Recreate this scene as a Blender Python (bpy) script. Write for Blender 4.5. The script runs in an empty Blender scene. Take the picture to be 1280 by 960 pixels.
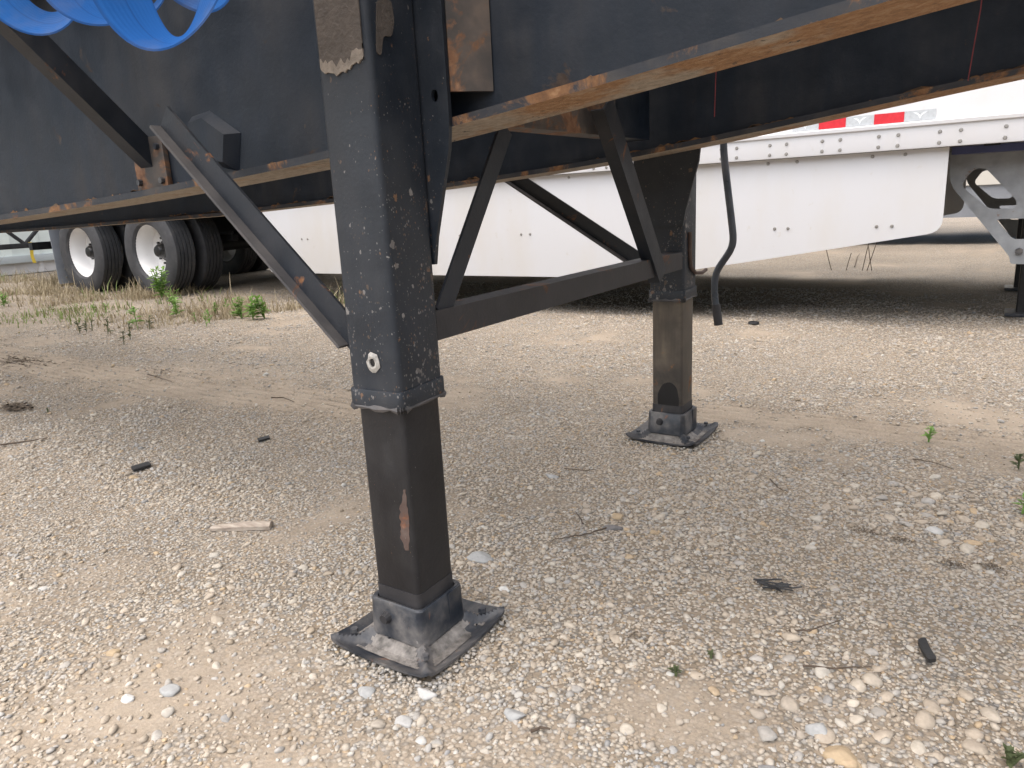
import bpy, bmesh, math, random
import numpy as np
from mathutils import Vector, Matrix
from mathutils.geometry import tessellate_polygon

random.seed(7); rng = np.random.default_rng(7)
scene = bpy.context.scene
COL = scene.collection

# ------------------------------------------------------------------ camera
CAM = Vector((0.857206, -0.925194, 0.799278))
CR = Vector((0.83795, 0.54343, -0.050226)); CU = Vector((-0.091656, 0.230858, 0.968661)); CF = Vector((-0.537995, 0.807086, -0.243256))
FPX = 912.83                                   # focal length in pixels of the 1280 px wide photograph
cd = bpy.data.cameras.new('camera'); cam = bpy.data.objects.new('camera', cd); COL.objects.link(cam)
cd.sensor_width = 36.0; cd.lens = FPX / 1280 * 36.0; cd.clip_start = 0.02; cd.clip_end = 3000
m = Matrix((CR, CU, -CF)).transposed().to_4x4(); m.translation = CAM; cam.matrix_world = m
scene.camera = cam

# ------------------------------------------------------------------ light
SUN_EL = math.radians(72); SUN_AZ = math.radians(205)      # azimuth clockwise from +Y
sv = Vector((math.sin(SUN_AZ) * math.cos(SUN_EL), math.cos(SUN_AZ) * math.cos(SUN_EL), math.sin(SUN_EL)))
w = bpy.data.worlds.new('World'); scene.world = w; w.use_nodes = True
wn = w.node_tree; bg = wn.nodes['Background']
sky = wn.nodes.new('ShaderNodeTexSky'); sky.sky_type = 'NISHITA'; sky.sun_disc = False
sky.sun_elevation = SUN_EL; sky.sun_rotation = SUN_AZ
sky.air_density = 1.0; sky.dust_density = 4.0; sky.ozone_density = 0.6
wn.links.new(sky.outputs[0], bg.inputs[0]); bg.inputs[1].default_value = 0.065
sd = bpy.data.lights.new('sun', 'SUN'); sd.energy = 1.5; sd.angle = math.radians(125); sd.color = (1.0, 0.955, 0.89)
so = bpy.data.objects.new('sun', sd); COL.objects.link(so); so.rotation_euler = sv.to_track_quat('Z', 'Y').to_euler()
so.location = (0, -3, 12)
vs = scene.view_settings; vs.view_transform = 'Standard'; vs.look = 'None'; vs.exposure = 2.14; vs.gamma = 1.0; vs.use_curve_mapping = False
scene.render.engine = 'CYCLES'; scene.cycles.use_denoising = True; scene.cycles.max_bounces = 8

# ------------------------------------------------------------------ photograph pixel -> point on a known plane
def ray(x, y): return CF + CR * ((x - 640) / FPX) - CU * ((y - 480) / FPX)
def onZ(x, y, z=0.0): d = ray(x, y); return CAM + d * ((z - CAM.z) / d.z)
def onY(x, y, Y): d = ray(x, y); return CAM + d * ((Y - CAM.y) / d.y)
def onX(x, y, X): d = ray(x, y); return CAM + d * ((X - CAM.x) / d.x)

# ------------------------------------------------------------------ object helpers
def empty(name, loc=(0, 0, 0)):
    o = bpy.data.objects.new(name, None); o.empty_display_size = 0.1; o.location = loc; COL.objects.link(o); return o
def tag(o, label=None, cat=None, group=None, kind=None):
    if label: o['label'] = label
    if cat: o['category'] = cat
    if group: o['group'] = group
    if kind: o['kind'] = kind
    return o
def set_parent(o, p):
    o.parent = p
    if p is not None:
        q = p; M = Matrix.Identity(4)
        while q is not None: M = q.matrix_basis @ M if q.parent is None else q.matrix_parent_inverse @ q.matrix_basis @ M; q = q.parent
        chain = []; q = p
        while q is not None: chain.append(q); q = q.parent
        M = Matrix.Identity(4)
        for q in reversed(chain): M = M @ q.matrix_parent_inverse @ q.matrix_basis if q.parent else M @ q.matrix_basis
        o.matrix_parent_inverse = M.inverted()
def finish(name, bm, mat, parent=None, angle=32, smooth=True):
    me = bpy.data.meshes.new(name)
    bmesh.ops.recalc_face_normals(bm, faces=bm.faces)
    for f in bm.faces: f.smooth = smooth
    if smooth:
        ca = math.radians(angle)
        for e in bm.edges:
            if len(e.link_faces) == 2 and e.calc_face_angle(0) > ca: e.smooth = False
    bm.to_mesh(me); bm.free()
    for mm in (mat if isinstance(mat, (list, tuple)) else [mat]): me.materials.append(mm)
    o = bpy.data.objects.new(name, me); COL.objects.link(o)
    if parent is not None: set_parent(o, parent)
    return o
def B(): return bmesh.new()
def box(bm, x0, x1, y0, y1, z0, z1, bev=0.0, mi=0):
    r = bmesh.ops.create_cube(bm, size=1.0); vs_ = r['verts']
    for v in vs_:
        v.co = Vector(((x0 + x1) / 2 + v.co.x * (x1 - x0), (y0 + y1) / 2 + v.co.y * (y1 - y0), (z0 + z1) / 2 + v.co.z * (z1 - z0)))
    fs = set(f for v in vs_ for f in v.link_faces)
    for f in fs: f.material_index = mi
    if bev > 0:
        es = list(set(e for v in vs_ for e in v.link_edges))
        bmesh.ops.bevel(bm, geom=es, offset=bev, segments=2, affect='EDGES', profile=0.7)
    return bm
def sweep(bm, prof, P0, P1, a, b, cap=True, mi=0):
    P0, P1, a, b = Vector(P0), Vector(P1), Vector(a), Vector(b)
    r0 = [bm.verts.new(P0 + a * u + b * v) for u, v in prof]; r1 = [bm.verts.new(P1 + a * u + b * v) for u, v in prof]
    n = len(prof)
    for i in range(n): bm.faces.new((r0[i], r0[(i + 1) % n], r1[(i + 1) % n], r1[i])).material_index = mi
    if cap:
        bm.faces.new(r0).material_index = mi; bm.faces.new(list(reversed(r1))).material_index = mi
    return bm
def rsq(h, r, n=4, h2=None):
    h2 = h2 or h; out = []
    for cx, cy, a0 in ((h - r, h2 - r, 0), (-h + r, h2 - r, 90), (-h + r, -h2 + r, 180), (h - r, -h2 + r, 270)):
        for k in range(n + 1):
            t = math.radians(a0 + 90 * k / n); out.append((cx + r * math.cos(t), cy + r * math.sin(t)))
    return out
def angle_prof(w, t): return [(0, 0), (w, 0), (w, t), (t * 1.4, t), (t, t * 1.4), (t, w), (0, w)]
def tube(bm, pts, r, n=10, cap=True, radii=None):
    pts = [Vector(p) for p in pts]; rings = []
    up = Vector((0.31, 0.2, 0.93))
    for i, p in enumerate(pts):
        d = (pts[min(i + 1, len(pts) - 1)] - pts[max(i - 1, 0)]).normalized()
        a = d.cross(up)
        if a.length < 1e-3: a = d.cross(Vector((1, 0, 0)))
        a.normalize(); b = d.cross(a); rr = radii[i] if radii else r
        rings.append([bm.verts.new(p + (a * math.cos(2 * math.pi * k / n) + b * math.sin(2 * math.pi * k / n)) * rr) for k in range(n)])
    for i in range(len(rings) - 1):
        for k in range(n): bm.faces.new((rings[i][k], rings[i][(k + 1) % n], rings[i + 1][(k + 1) % n], rings[i + 1][k]))
    if cap: bm.faces.new(rings[0]); bm.faces.new(list(reversed(rings[-1])))
    return bm
def lathe_y(bm, prof, n=48, closed=True, c=(0, 0, 0)):
    c = Vector(c); rings = []
    for k in range(n):
        t = 2 * math.pi * k / n
        rings.append([bm.verts.new(c + Vector((r * math.cos(t), y, r * math.sin(t)))) for r, y in prof])
    mlen = len(prof)
    for k in range(n):
        A, Bq = rings[k], rings[(k + 1) % n]
        for i in range(mlen if closed else mlen - 1):
            j = (i + 1) % mlen
            bm.faces.new((A[i], A[j], Bq[j], Bq[i]))
    return bm
def plate(bm, polys, to3, thick, mi=0):
    """polys: outer outline and holes as (u,v); to3(u,v,k) -> point, k in (0,1)"""
    flat = [p for poly in polys for p in poly]
    tris = tessellate_polygon([[Vector((u, v, 0)) for u, v in poly] for poly in polys])
    f0 = [bm.verts.new(to3(u, v, 0)) for u, v in flat]; f1 = [bm.verts.new(to3(u, v, thick)) for u, v in flat]
    for t in tris:
        for fs, o in ((f0, 1), (f1, -1)):
            try: bm.faces.new([fs[i] for i in t][::o]).material_index = mi
            except ValueError: pass
    k = 0
    for poly in polys:
        n = len(poly)
        for i in range(n):
            a, b = k + i, k + (i + 1) % n
            bm.faces.new((f0[a], f0[b], f1[b], f1[a])).material_index = mi
        k += n
    return bm
def round_poly(pts, r, n=4):
    out = []; N = len(pts)
    for i in range(N):
        rr = r[i] if isinstance(r, (list, tuple)) else r
        p = Vector((*pts[i], 0)); a = Vector((*pts[i - 1], 0)) - p; b = Vector((*pts[(i + 1) % N], 0)) - p
        if rr <= 0: out.append((p.x, p.y)); continue
        la = min(rr, a.length * .45); lb = min(rr, b.length * .45); A = p + a.normalized() * la; Bq = p + b.normalized() * lb
        for k in range(n + 1):
            t = k / n; q = A * (1 - t) ** 2 + p * 2 * t * (1 - t) + Bq * t * t; out.append((q.x, q.y))
    return out
def bolt_mesh(r=0.012, h=0.008, hexa=True):
    bm = B()
    bmesh.ops.create_cone(bm, cap_ends=True, segments=6 if hexa else 12, radius1=r, radius2=r * (0.92 if hexa else 0.6), depth=h)
    me = bpy.data.meshes.new('bolt')
    bm.to_mesh(me); bm.free(); return me
def place(name, me, loc, parent=None, rot=(0, 0, 0), scale=None):
    o = bpy.data.objects.new(name, me); COL.objects.link(o); o.location = loc; o.rotation_euler = rot
    if scale is not None: o.scale = scale
    if parent is not None: set_parent(o, parent)
    return o

# ------------------------------------------------------------------ materials
class NT:
    def __init__(s, name):
        s.m = bpy.data.materials.new(name); s.m.use_nodes = True; s.t = s.m.node_tree; s.b = s.t.nodes['Principled BSDF']
        s.tc = s.t.nodes.new('ShaderNodeTexCoord').outputs['Object']
    def n(s, t, **kw):
        nd = s.t.nodes.new(t)
        for k, v in kw.items(): setattr(nd, k, v)
        return nd
    def l(s, a, b): s.t.links.new(a, b)
    def geo(s): return s.n('ShaderNodeNewGeometry').outputs['Position']
    def noise(s, scale, detail=3, rough=.55, vec=None, dist=0.0, sc3=None):
        nd = s.n('ShaderNodeTexNoise'); v = vec or s.tc
        if sc3:
            mp = s.n('ShaderNodeMapping'); mp.inputs['Scale'].default_value = sc3; s.l(v, mp.inputs[0]); v = mp.outputs[0]
        s.l(v, nd.inputs['Vector']); nd.inputs['Scale'].default_value = scale; nd.inputs['Detail'].default_value = detail
        nd.inputs['Roughness'].default_value = rough; nd.inputs['Distortion'].default_value = dist
        return nd.outputs['Fac']
    def ramp(s, fac, stops, interp='LINEAR'):
        r = s.n('ShaderNodeValToRGB'); cr = r.color_ramp; cr.interpolation = interp
        while len(cr.elements) > 1: cr.elements.remove(cr.elements[-1])
        for i, (p, c) in enumerate(stops):
            e = cr.elements[0] if i == 0 else cr.elements.new(p)
            e.position = p; e.color = (*c, 1) if isinstance(c, (tuple, list)) else (c, c, c, 1)
        s.l(fac, r.inputs[0]); return r.outputs[0]
    def mix(s, fac, a, b, mode='MIX'):
        nd = s.n('ShaderNodeMix', data_type='RGBA', blend_type=mode)
        for i, v in ((0, fac), (6, a), (7, b)):
            if isinstance(v, (int, float)): nd.inputs[i].default_value = v
            elif isinstance(v, tuple): nd.inputs[i].default_value = (*v, 1)
            else: s.l(v, nd.inputs[i])
        return nd.outputs[2]
    def math(s, op, a, b=None, c=None, clamp=False):
        nd = s.n('ShaderNodeMath', operation=op, use_clamp=clamp)
        for i, v in enumerate((a, b, c)):
            if v is None: continue
            if isinstance(v, (int, float)): nd.inputs[i].default_value = v
            else: s.l(v, nd.inputs[i])
        return nd.outputs[0]
    def bump(s, h, strength=.3, dist=.01, normal=None):
        nd = s.n('ShaderNodeBump'); nd.inputs['Strength'].default_value = strength; nd.inputs['Distance'].default_value = dist
        s.l(h, nd.inputs['Height'])
        if normal: s.l(normal, nd.inputs['Normal'])
        return nd.outputs[0]
    def out(s, col=None, rough=None, normal=None, metal=None, spec=None):
        for key, v in (('Base Color', col), ('Roughness', rough), ('Normal', normal), ('Metallic', metal), ('Specular IOR Level', spec)):
            if v is None: continue
            if isinstance(v, (int, float)): s.b.inputs[key].default_value = v
            elif isinstance(v, tuple): s.b.inputs[key].default_value = (*v, 1)
            else: s.l(v, s.b.inputs[key])
        return s.m

def steel(name, base=(.018, .024, .033), rough=.42, dust=.35, dust_col=(.12, .105, .09), chips=.0, rust=.0, chip_col=(.38, .33, .28), rust_col=(.22, .10, .045), dust_scale=7, streak=True, spec=.4):
    t = NT(name); P = t.geo()
    d1 = t.noise(dust_scale, 5, .6, P); d2 = t.noise(3.0, 4, .6, P, sc3=(6, 6, .7)) if streak else t.noise(22, 3, .6, P)
    df = t.math('MULTIPLY', t.ramp(d1, [(.36, 0.), (.75, 1.)]), t.ramp(d2, [(.35, .15), (.7, 1.)]))
    c = t.mix(t.math('MULTIPLY', df, dust), base, dust_col)
    tone = t.noise(14, 3, .5, P); c = t.mix(.5, c, t.mix(1.0, c, t.ramp(tone, [(.3, .6), (.7, 1.35)]), 'MULTIPLY'))
    ro = t.math('ADD', t.math('MULTIPLY', df, .35), t.math('ADD', t.math('MULTIPLY', tone, .18), rough - .09))
    if rust > 0:
        rn = t.noise(9, 6, .68, P, .6); rf = t.ramp(rn, [(.66 - rust * .22, 0.), (.72 - rust * .2, 1.)])
        rc = t.ramp(t.noise(45, 4, .6, P), [(.3, (rust_col[0] * .45, rust_col[1] * .42, rust_col[2] * .45)), (.6, rust_col), (.75, (rust_col[0] * 1.5, rust_col[1] * 1.7, rust_col[2] * 1.9))])
        c = t.mix(rf, c, rc); ro = t.math('ADD', ro, t.math('MULTIPLY', rf, .3))
    if chips > 0:
        zz = t.n('ShaderNodeSeparateXYZ'); t.l(P, zz.inputs[0])
        zf = t.ramp(t.math('MULTIPLY', zz.outputs[2], .8), [(.35, 1.25), (.85, .35)])
        clus = t.ramp(t.noise(16, 3, .6, P), [(.35, .25), (.65, 1.3)])
        jit = t.n('ShaderNodeTexNoise'); jit.inputs['Scale'].default_value = 210; jit.inputs['Detail'].default_value = 2; t.l(P, jit.inputs['Vector'])
        for sc_, pw, am, fa in ((48, 5.0, .44, .6), (115, 3.0, .46, .5), (240, 2.0, .50, .4)):
            v = t.n('ShaderNodeTexVoronoi'); v.inputs['Scale'].default_value = sc_
            mp = t.n('ShaderNodeMapping'); mp.inputs['Scale'].default_value = (1.0, 1.0, .7); t.l(P, mp.inputs[0])
            t.l(t.mix(.45 / sc_, mp.outputs[0], jit.outputs['Color'], 'ADD'), v.inputs['Vector'])
            sepc = t.n('ShaderNodeSeparateColor'); t.l(v.outputs['Color'], sepc.inputs[0])
            lim = t.math('MULTIPLY', t.math('MULTIPLY', t.math('POWER', sepc.outputs[0], pw), am * chips), t.math('MULTIPLY', zf, clus))
            ck = t.ramp(t.math('SUBTRACT', lim, v.outputs['Distance']), [(0., 0.), (.05, 1.)])
            cc = t.ramp(sepc.outputs[1], [(0., (.20, .18, .165)), (.35, (.13, .085, .055)), (.6, (.30, .28, .26)), (.85, (.24, .125, .06))], 'CONSTANT')
            c = t.mix(t.math('MULTIPLY', ck, fa), c, cc)
    nb = t.bump(t.noise(160, 4, .6, P), .12, .004); nb = t.bump(tone, .18, .01, nb)
    return t.out(c, t.math('MINIMUM', ro, .95), nb, spec=spec)

def simple(name, col, rough=.6, var=.25, scale=12, bump=.0, metal=0., bscale=120):
    t = NT(name); P = t.geo()
    a = t.noise(scale, 4, .6, P)
    c = t.mix(1.0, col, t.ramp(a, [(.25, 1 - var), (.75, 1 + var)]), 'MULTIPLY')
    nrm = t.bump(t.noise(bscale, 3, .6, P), bump, .004) if bump else None
    return t.out(c, t.math('ADD', t.math('MULTIPLY', a, .2), rough - .1), nrm, metal)

M = {}
M['beam'] = steel('painted_beam_steel', (.011, .017, .027), .46, .75, (.058, .054, .050), .18, .10, rust_col=(.075, .055, .042), dust_scale=3.5, spec=.24)
M['leg'] = steel('chipped_leg_paint', (.014, .019, .027), .44, .45, (.075, .068, .062), 1.0, 0)
M['lower'] = steel('worn_inner_tube_steel', (.009, .009, .011), .36, .45, (.06, .056, .052), .25, .08, rust_col=(.24, .11, .05), dust_scale=9)
M['lowertan'] = steel('dust_browned_inner_tube_steel', (.050, .042, .035), .5, .95, (.24, .19, .135), .25, .30, rust_col=(.26, .13, .06), dust_scale=6)
M['foot'] = steel('foot_steel', (.018, .023, .032), .34, .9, (.25, .225, .20), .35, .25, rust_col=(.2, .1, .06), dust_scale=16, streak=False)
M['brace'] = steel('brace_steel', (.012, .016, .023), .48, .5, (.075, .065, .058), .3, .22)
M['barbrown'] = steel('crossbar_steel', (.026, .025, .027), .55, .7, (.095, .085, .08), .2, .25, dust_scale=11)
M['flangeedge'] = steel('rust_bitten_flange_edge', (.016, .020, .028), .55, .8, (.10, .085, .07), .4, .62, rust_col=(.20, .105, .05), streak=False)
M['braceedge'] = steel('worn_brace_edge', (.06, .058, .06), .5, .7, (.16, .14, .125), .3, .25)
M['rustplate'] = steel('rusty_plate', (.05, .045, .042), .6, .8, (.19, .14, .105), 0, .95, rust_col=(.21, .11, .06), streak=False)
M['dark'] = steel('dark_chassis_steel', (.012, .014, .018), .5, .3)
M['crank'] = steel('crank_pipe', (.045, .055, .07), .3, .5, (.16, .14, .13), .3, .3)
M['grease'] = simple('grease', (.008, .008, .009), .35, .3)

M['scorch_edge'] = simple('dust_caked_edge', (.20, .17, .14), .9, .3, 60, .5)
M['padirt'] = simple('caked_pad_dirt', (.17, .155, .14), .9, .75, 45, .5)
def flange_mat():
    t = NT('rust_dusted_flange'); P = t.geo(); sx = t.n('ShaderNodeSeparateXYZ'); t.l(P, sx.inputs[0])
    a = t.noise(9, 5, .65, P); b = t.noise(64, 6, .72, P, .4)
    dusty = t.ramp(b, [(.25, (.15, .125, .10)), (.5, (.31, .26, .205)), (.75, (.42, .36, .29))])
    rusty = t.ramp(b, [(.25, (.12, .065, .035)), (.5, (.29, .155, .07)), (.75, (.40, .28, .17))])
    g = t.math('ADD', t.math('MULTIPLY', t.ramp(t.math('ADD', t.math('MULTIPLY', sx.outputs[0], .5), .5), [(.50, -.12), (.85, .26)]), 1.0), a)
    c = t.mix(t.ramp(g, [(.55, 0.), (.72, 1.)]), dusty, rusty)
    c = t.mix(t.ramp(t.noise(26, 4, .7, P), [(.66, 0.), (.70, 1.)]), c, (.05, .04, .035))
    return t.out(c, .88, t.bump(b, .5, .006))
M['flange'] = flange_mat()

def worn_leg_top():
    # upper tube paint with the heat-scorched, dust-caked patch that covers its top end
    t = NT('leg_paint_with_scorched_top'); P = t.geo(); base = M['leg']
    return base
M['legtop'] = M['leg']

def white_panel(name, col, dirt):
    t = NT(name); P = t.geo()
    a = t.noise(2.2, 5, .6, P, sc3=(1, 1, .35)); b = t.noise(16, 4, .6, P)
    c = t.mix(t.math('MULTIPLY', t.ramp(a, [(.45, 0.), (.8, 1.)]), dirt), col, (.55, .52, .47))
    c = t.mix(t.math('MULTIPLY', t.ramp(b, [(.66, 0.), (.75, 1.)]), dirt * .6), c, (.5, .47, .42))
    return t.out(c, .35, t.bump(t.noise(3, 2, .5, P), .05, .01), spec=.4)
M['white'] = white_panel('white_trailer_panel', (.58, .58, .59), .7)
M['skirt'] = white_panel('white_skirt_panel', (.58, .585, .60), .75)
M['cream'] = white_panel('cream_trailer_panel', (.66, .64, .58), .3)
M['red'] = simple('red_reflective_tape', (.50, .02, .03), .35, .12, 60)
M['cord'] = simple('faded_red_cord', (.16, .025, .03), .8, .2, 90)
M['tapegrey'] = simple('silver_reflective_tape', (.42, .44, .45), .3, .12, 60)
M['tapemark'] = simple('pale_tape_mark', (.66, .68, .69), .35, .05, 40)
M['rivet'] = simple('rivet_metal', (.28, .27, .25), .45, .2, 200, metal=.4)
M['alu'] = steel('grey_bracket_steel', (.26, .275, .29), .38, .6, (.19, .18, .165), .2, .1, streak=False)
M['blueshade'] = simple('blue_shade_colour', (.04, .05, .14), .4, .2)  # bluish shade below the trailer rail, put into a colour
M['rim'] = white_panel('white_painted_rim', (.80, .80, .80), .3)
M['flap'] = simple('grey_mud_flap', (.26, .28, .31), .55, .15, 5)
M['wall'] = simple('pale_wall_sheet', (.60, .65, .62), .5, .08, 2)
M['walltrim'] = simple('wall_trim_sheet', (.42, .46, .47), .5, .1, 3)
M['yellow'] = simple('yellow_strap_web', (.55, .40, .04), .7, .2, 60)
M['wood'] = None
def tyre_mat():
    t = NT('tyre_rubber'); P = t.geo(); a = t.noise(7, 5, .65, P); b = t.noise(60, 4, .6, P)
    c = t.ramp(a, [(.3, (.030, .032, .037)), (.6, (.055, .056, .06)), (.8, (.13, .12, .105))])
    return t.out(c, .75, t.bump(b, .3, .004))
M['tyre'] = tyre_mat()
def strap_mat():
    t = NT('blue_webbing'); uv = t.n('ShaderNodeUVMap').outputs[0]; P = t.geo()
    wv = t.n('ShaderNodeTexWave'); wv.inputs['Scale'].default_value = 240; t.l(P, wv.inputs['Vector']); wv.inputs['Distortion'].default_value = 1.0
    a = t.noise(9, 4, .6, P)
    c = t.mix(t.ramp(a, [(.5, 0.), (.85, .5)]), (.016, .105, .34), (.055, .11, .24))
    wa = t.n('ShaderNodeAttribute', attribute_name='wide').outputs['Fac']
    rib = t.math('SINE', t.math('MULTIPLY', wa, 75.0)); c = t.mix(t.math('MULTIPLY', t.ramp(rib, [(.0, 0.), (1., 1.)]), .07), c, (.012, .05, .17))
    c = t.mix(t.ramp(wa, [(.0, .55), (.05, 0.), (.45, 0.), (.475, .5), (.5, 0.), (.95, 0.), (1., .55)]), c, (.012, .045, .15))
    c = t.mix(t.ramp(t.noise(5, 4, .7, P), [(.5, 0.), (.75, .55)]), c, (.16, .16, .17))
    return t.out(c, .8, t.bump(rib, .10, .002), spec=.15)
M['strap'] = strap_mat()
def wood_mat():
    t = NT('weathered_wood'); P = t.geo()
    a = t.noise(60, 5, .6, P, sc3=(.15, 1, 1)); c = t.ramp(a, [(.25, (.17, .13, .10)), (.55, (.38, .32, .26)), (.8, (.52, .47, .40))])
    return t.out(c, .85, t.bump(a, .6, .006))
M['wood'] = wood_mat()
M['plank'] = simple('deck_plank_wood', (.12, .085, .055), .8, .35, 8, .3)
M['rubber'] = simple('black_rubber_scrap', (.014, .014, .015), .5, .3, 30, .2)
M['twig'] = simple('twig_bark', (.085, .06, .042), .85, .4, 60, .3)
M['weed'] = None
def leaf_mat(name, c0, c1, tr=.25):
    t = NT(name); oi = t.n('ShaderNodeObjectInfo').outputs['Random']; P = t.geo()
    a = t.noise(35, 2, .5, P); c = t.ramp(a, [(.3, c0), (.7, c1)])
    m_ = t.out(c, .6, spec=.3)
    tb = t.n('ShaderNodeBsdfTranslucent'); t.l(c, tb.inputs[0]); mx = t.n('ShaderNodeMixShader'); mx.inputs[0].default_value = tr
    t.l(t.b.outputs[0], mx.inputs[1]); t.l(tb.outputs[0], mx.inputs[2]); t.l(mx.outputs[0], t.t.nodes['Material Output'].inputs[0]); return m_
M['weed'] = leaf_mat('weed_leaf', (.13, .25, .05), (.25, .40, .11))
M['dullweed'] = leaf_mat('dull_weed_leaf', (.07, .09, .04), (.13, .15, .07))
M['drygrass'] = leaf_mat('dry_grass_blade', (.26, .21, .13), (.42, .36, .25), .2)
M['greengrass'] = leaf_mat('green_grass_blade', (.13, .19, .05), (.24, .29, .10), .2)
M['litter'] = simple('leaf_litter_bits', (.10, .075, .052), .9, .5, 40)

STONE_STOPS_OLD = [(0., (.36, .30, .23)), (.14, (.45, .385, .30)), (.28, (.31, .30, .285)), (.40, (.50, .44, .355)), (.52, (.40, .335, .255)), (.64, (.40, .39, .37)),
               (.74, (.34, .26, .18)), (.82, (.56, .52, .455)), (.89, (.44, .31, .17)), (.94, (.27, .26, .25)), (.975, (.62, .60, .56))]
STONE_STOPS = [(0., (.36, .305, .24)), (.16, (.42, .365, .295)), (.32, (.335, .31, .275)), (.44, (.45, .40, .33)), (.58, (.39, .33, .26)), (.70, (.37, .345, .31)),
               (.80, (.33, .27, .20)), (.87, (.44, .405, .35)), (.93, (.41, .31, .20)), (.965, (.27, .26, .245)), (.985, (.47, .45, .41))]
def stone_mat():
    t = NT('gravel_stone'); oi = t.n('ShaderNodeObjectInfo').outputs['Random']
    c = t.ramp(oi, STONE_STOPS, 'CONSTANT')
    P = t.geo(); n1 = t.noise(90, 4, .6, P); n2 = t.noise(330, 3, .6, P)
    c = t.mix(1.0, c, t.ramp(n1, [(.25, .78), (.75, 1.18)]), 'MULTIPLY')
    c = t.mix(t.ramp(n2, [(.5, 0.), (.8, .3)]), c, (.40, .335, .255))
    c = t.mix(t.math('MULTIPLY', t.ramp(t.noise(2.6, 3, .6, P), [(.5, 0.), (.68, .55)]), 1.0), c, t.mix(1.0, c, (.82, .90, 1.02), 'MULTIPLY'))
    return t.out(c, .85, t.bump(n1, .35, .003), spec=.3)
M['stone'] = stone_mat()
def fixed_stone(name, col):
    t = NT(name); P = t.geo(); n1 = t.noise(70, 5, .65, P)
    c = t.mix(1.0, col, t.ramp(n1, [(.25, .8), (.75, 1.18)]), 'MULTIPLY')
    return t.out(c, .8, t.bump(n1, .3, .003), spec=.3)

def ground_mat():
    t = NT('gravel_and_dirt'); P = t.geo()
    big = t.noise(1.1, 4, .55, P); mid = t.noise(7, 5, .6, P); fine = t.noise(160, 4, .65, P)
    dirt = t.ramp(mid, [(.3, (.31, .255, .195)), (.7, (.40, .335, .26))])
    dirt = t.mix(1.0, dirt, t.ramp(fine, [(.25, .8), (.75, 1.15)]), 'MULTIPLY')
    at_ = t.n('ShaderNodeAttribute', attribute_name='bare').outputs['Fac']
    dirt = t.mix(t.ramp(at_, [(.05, 0.), (.9, 1.)]), t.mix(1.0, dirt, (.66, .64, .61), 'MULTIPLY'), t.mix(1.0, dirt, (.92, .92, .92), 'MULTIPLY'))  # soil among dense pebbles darkened to imitate shade in the crevices
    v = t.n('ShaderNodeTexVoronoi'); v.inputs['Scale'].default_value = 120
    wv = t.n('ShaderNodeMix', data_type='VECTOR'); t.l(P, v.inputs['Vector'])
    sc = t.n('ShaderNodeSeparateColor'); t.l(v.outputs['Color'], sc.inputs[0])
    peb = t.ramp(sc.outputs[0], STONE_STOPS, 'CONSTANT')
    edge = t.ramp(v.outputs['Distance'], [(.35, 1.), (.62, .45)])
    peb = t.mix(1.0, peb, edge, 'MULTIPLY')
    pf = t.math('MULTIPLY', t.ramp(at_, [(.3, .9), (.8, .12)]), t.math('GREATER_THAN', sc.outputs[1], .25))
    c = t.mix(pf, dirt, peb)
    c = t.mix(1.0, c, t.ramp(big, [(.3, .88), (.7, 1.1)]), 'MULTIPLY')
    h = t.math('MULTIPLY', t.math('SUBTRACT', 1.0, v.outputs['Distance']), pf)
    nb = t.bump(fine, .4, .004); nb = t.bump(h, .7, .006, nb); nb = t.bump(mid, .3, .02, nb)
    return t.out(c, .92, nb, spec=.2)
M['ground'] = ground_mat()

# ------------------------------------------------------------------ ground
def vnoise(x, y, s, seed=0):
    x = np.asarray(x, float) * s + seed * 17.3; y = np.asarray(y, float) * s + seed * 9.1
    xi = np.floor(x); yi = np.floor(y); fx = x - xi; fy = y - yi
    fx = fx * fx * (3 - 2 * fx); fy = fy * fy * (3 - 2 * fy)
    def hsh(a, b):
        v = np.sin(a * 127.1 + b * 311.7 + seed * 74.7) * 43758.5453; return v - np.floor(v)
    return (hsh(xi, yi) * (1 - fx) + hsh(xi + 1, yi) * fx) * (1 - fy) + (hsh(xi, yi + 1) * (1 - fx) + hsh(xi + 1, yi + 1) * fx) * fy
def track(x, y):
    c = 1.63 + .05 * np.sin(x * .9); return np.exp(-((y - c) / .14) ** 4) * np.clip((np.asarray(x) + .6) / .6, 0, 1)
def track2(x, y):
    c = 1.18 + .10 * np.sin(x * .8 + 1.0); return np.exp(-((y - c) / .24) ** 4) * np.clip((-.7 - np.asarray(x)) / .6, 0, 1)
PATCH = [(-.36, -.28, .20, .12, .72), (.52, .03, .16, .10, .75), (.35, .30, .10, .05, .4), (-.2, -.42, .2, .1, .5), (-2.4, 1.25, .9, .35, .75)]
def bare(x, y):
    x = x + .05 * (vnoise(x, y, 9, 61) - .5); y = y + .05 * (vnoise(x, y, 9, 62) - .5)
    b = np.maximum(.93 * track(x, y), .90 * track2(x, y))
    for px_, py_, rx, ry, s in PATCH: b = np.maximum(b, s * np.exp(-(((x - px_) / rx) ** 2 + ((y - py_) / ry) ** 2) ** 2))
    n_ = vnoise(x, y, 2.2, 8) * .6 + vnoise(x, y, 6.5, 9) * .4
    b = np.maximum(b, np.clip((n_ - .50) / .34, 0, 1) * .85)
    for tr, ph in ((track(x, y), 0.), (track2(x, y), 2.)): b = np.where((tr > .5) & (np.sin((y + .010 * (vnoise(x, y, 2.0, 5) - .5)) / .048 * 2 * math.pi + ph) < -.75), b * .55, b)
    return b
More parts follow.
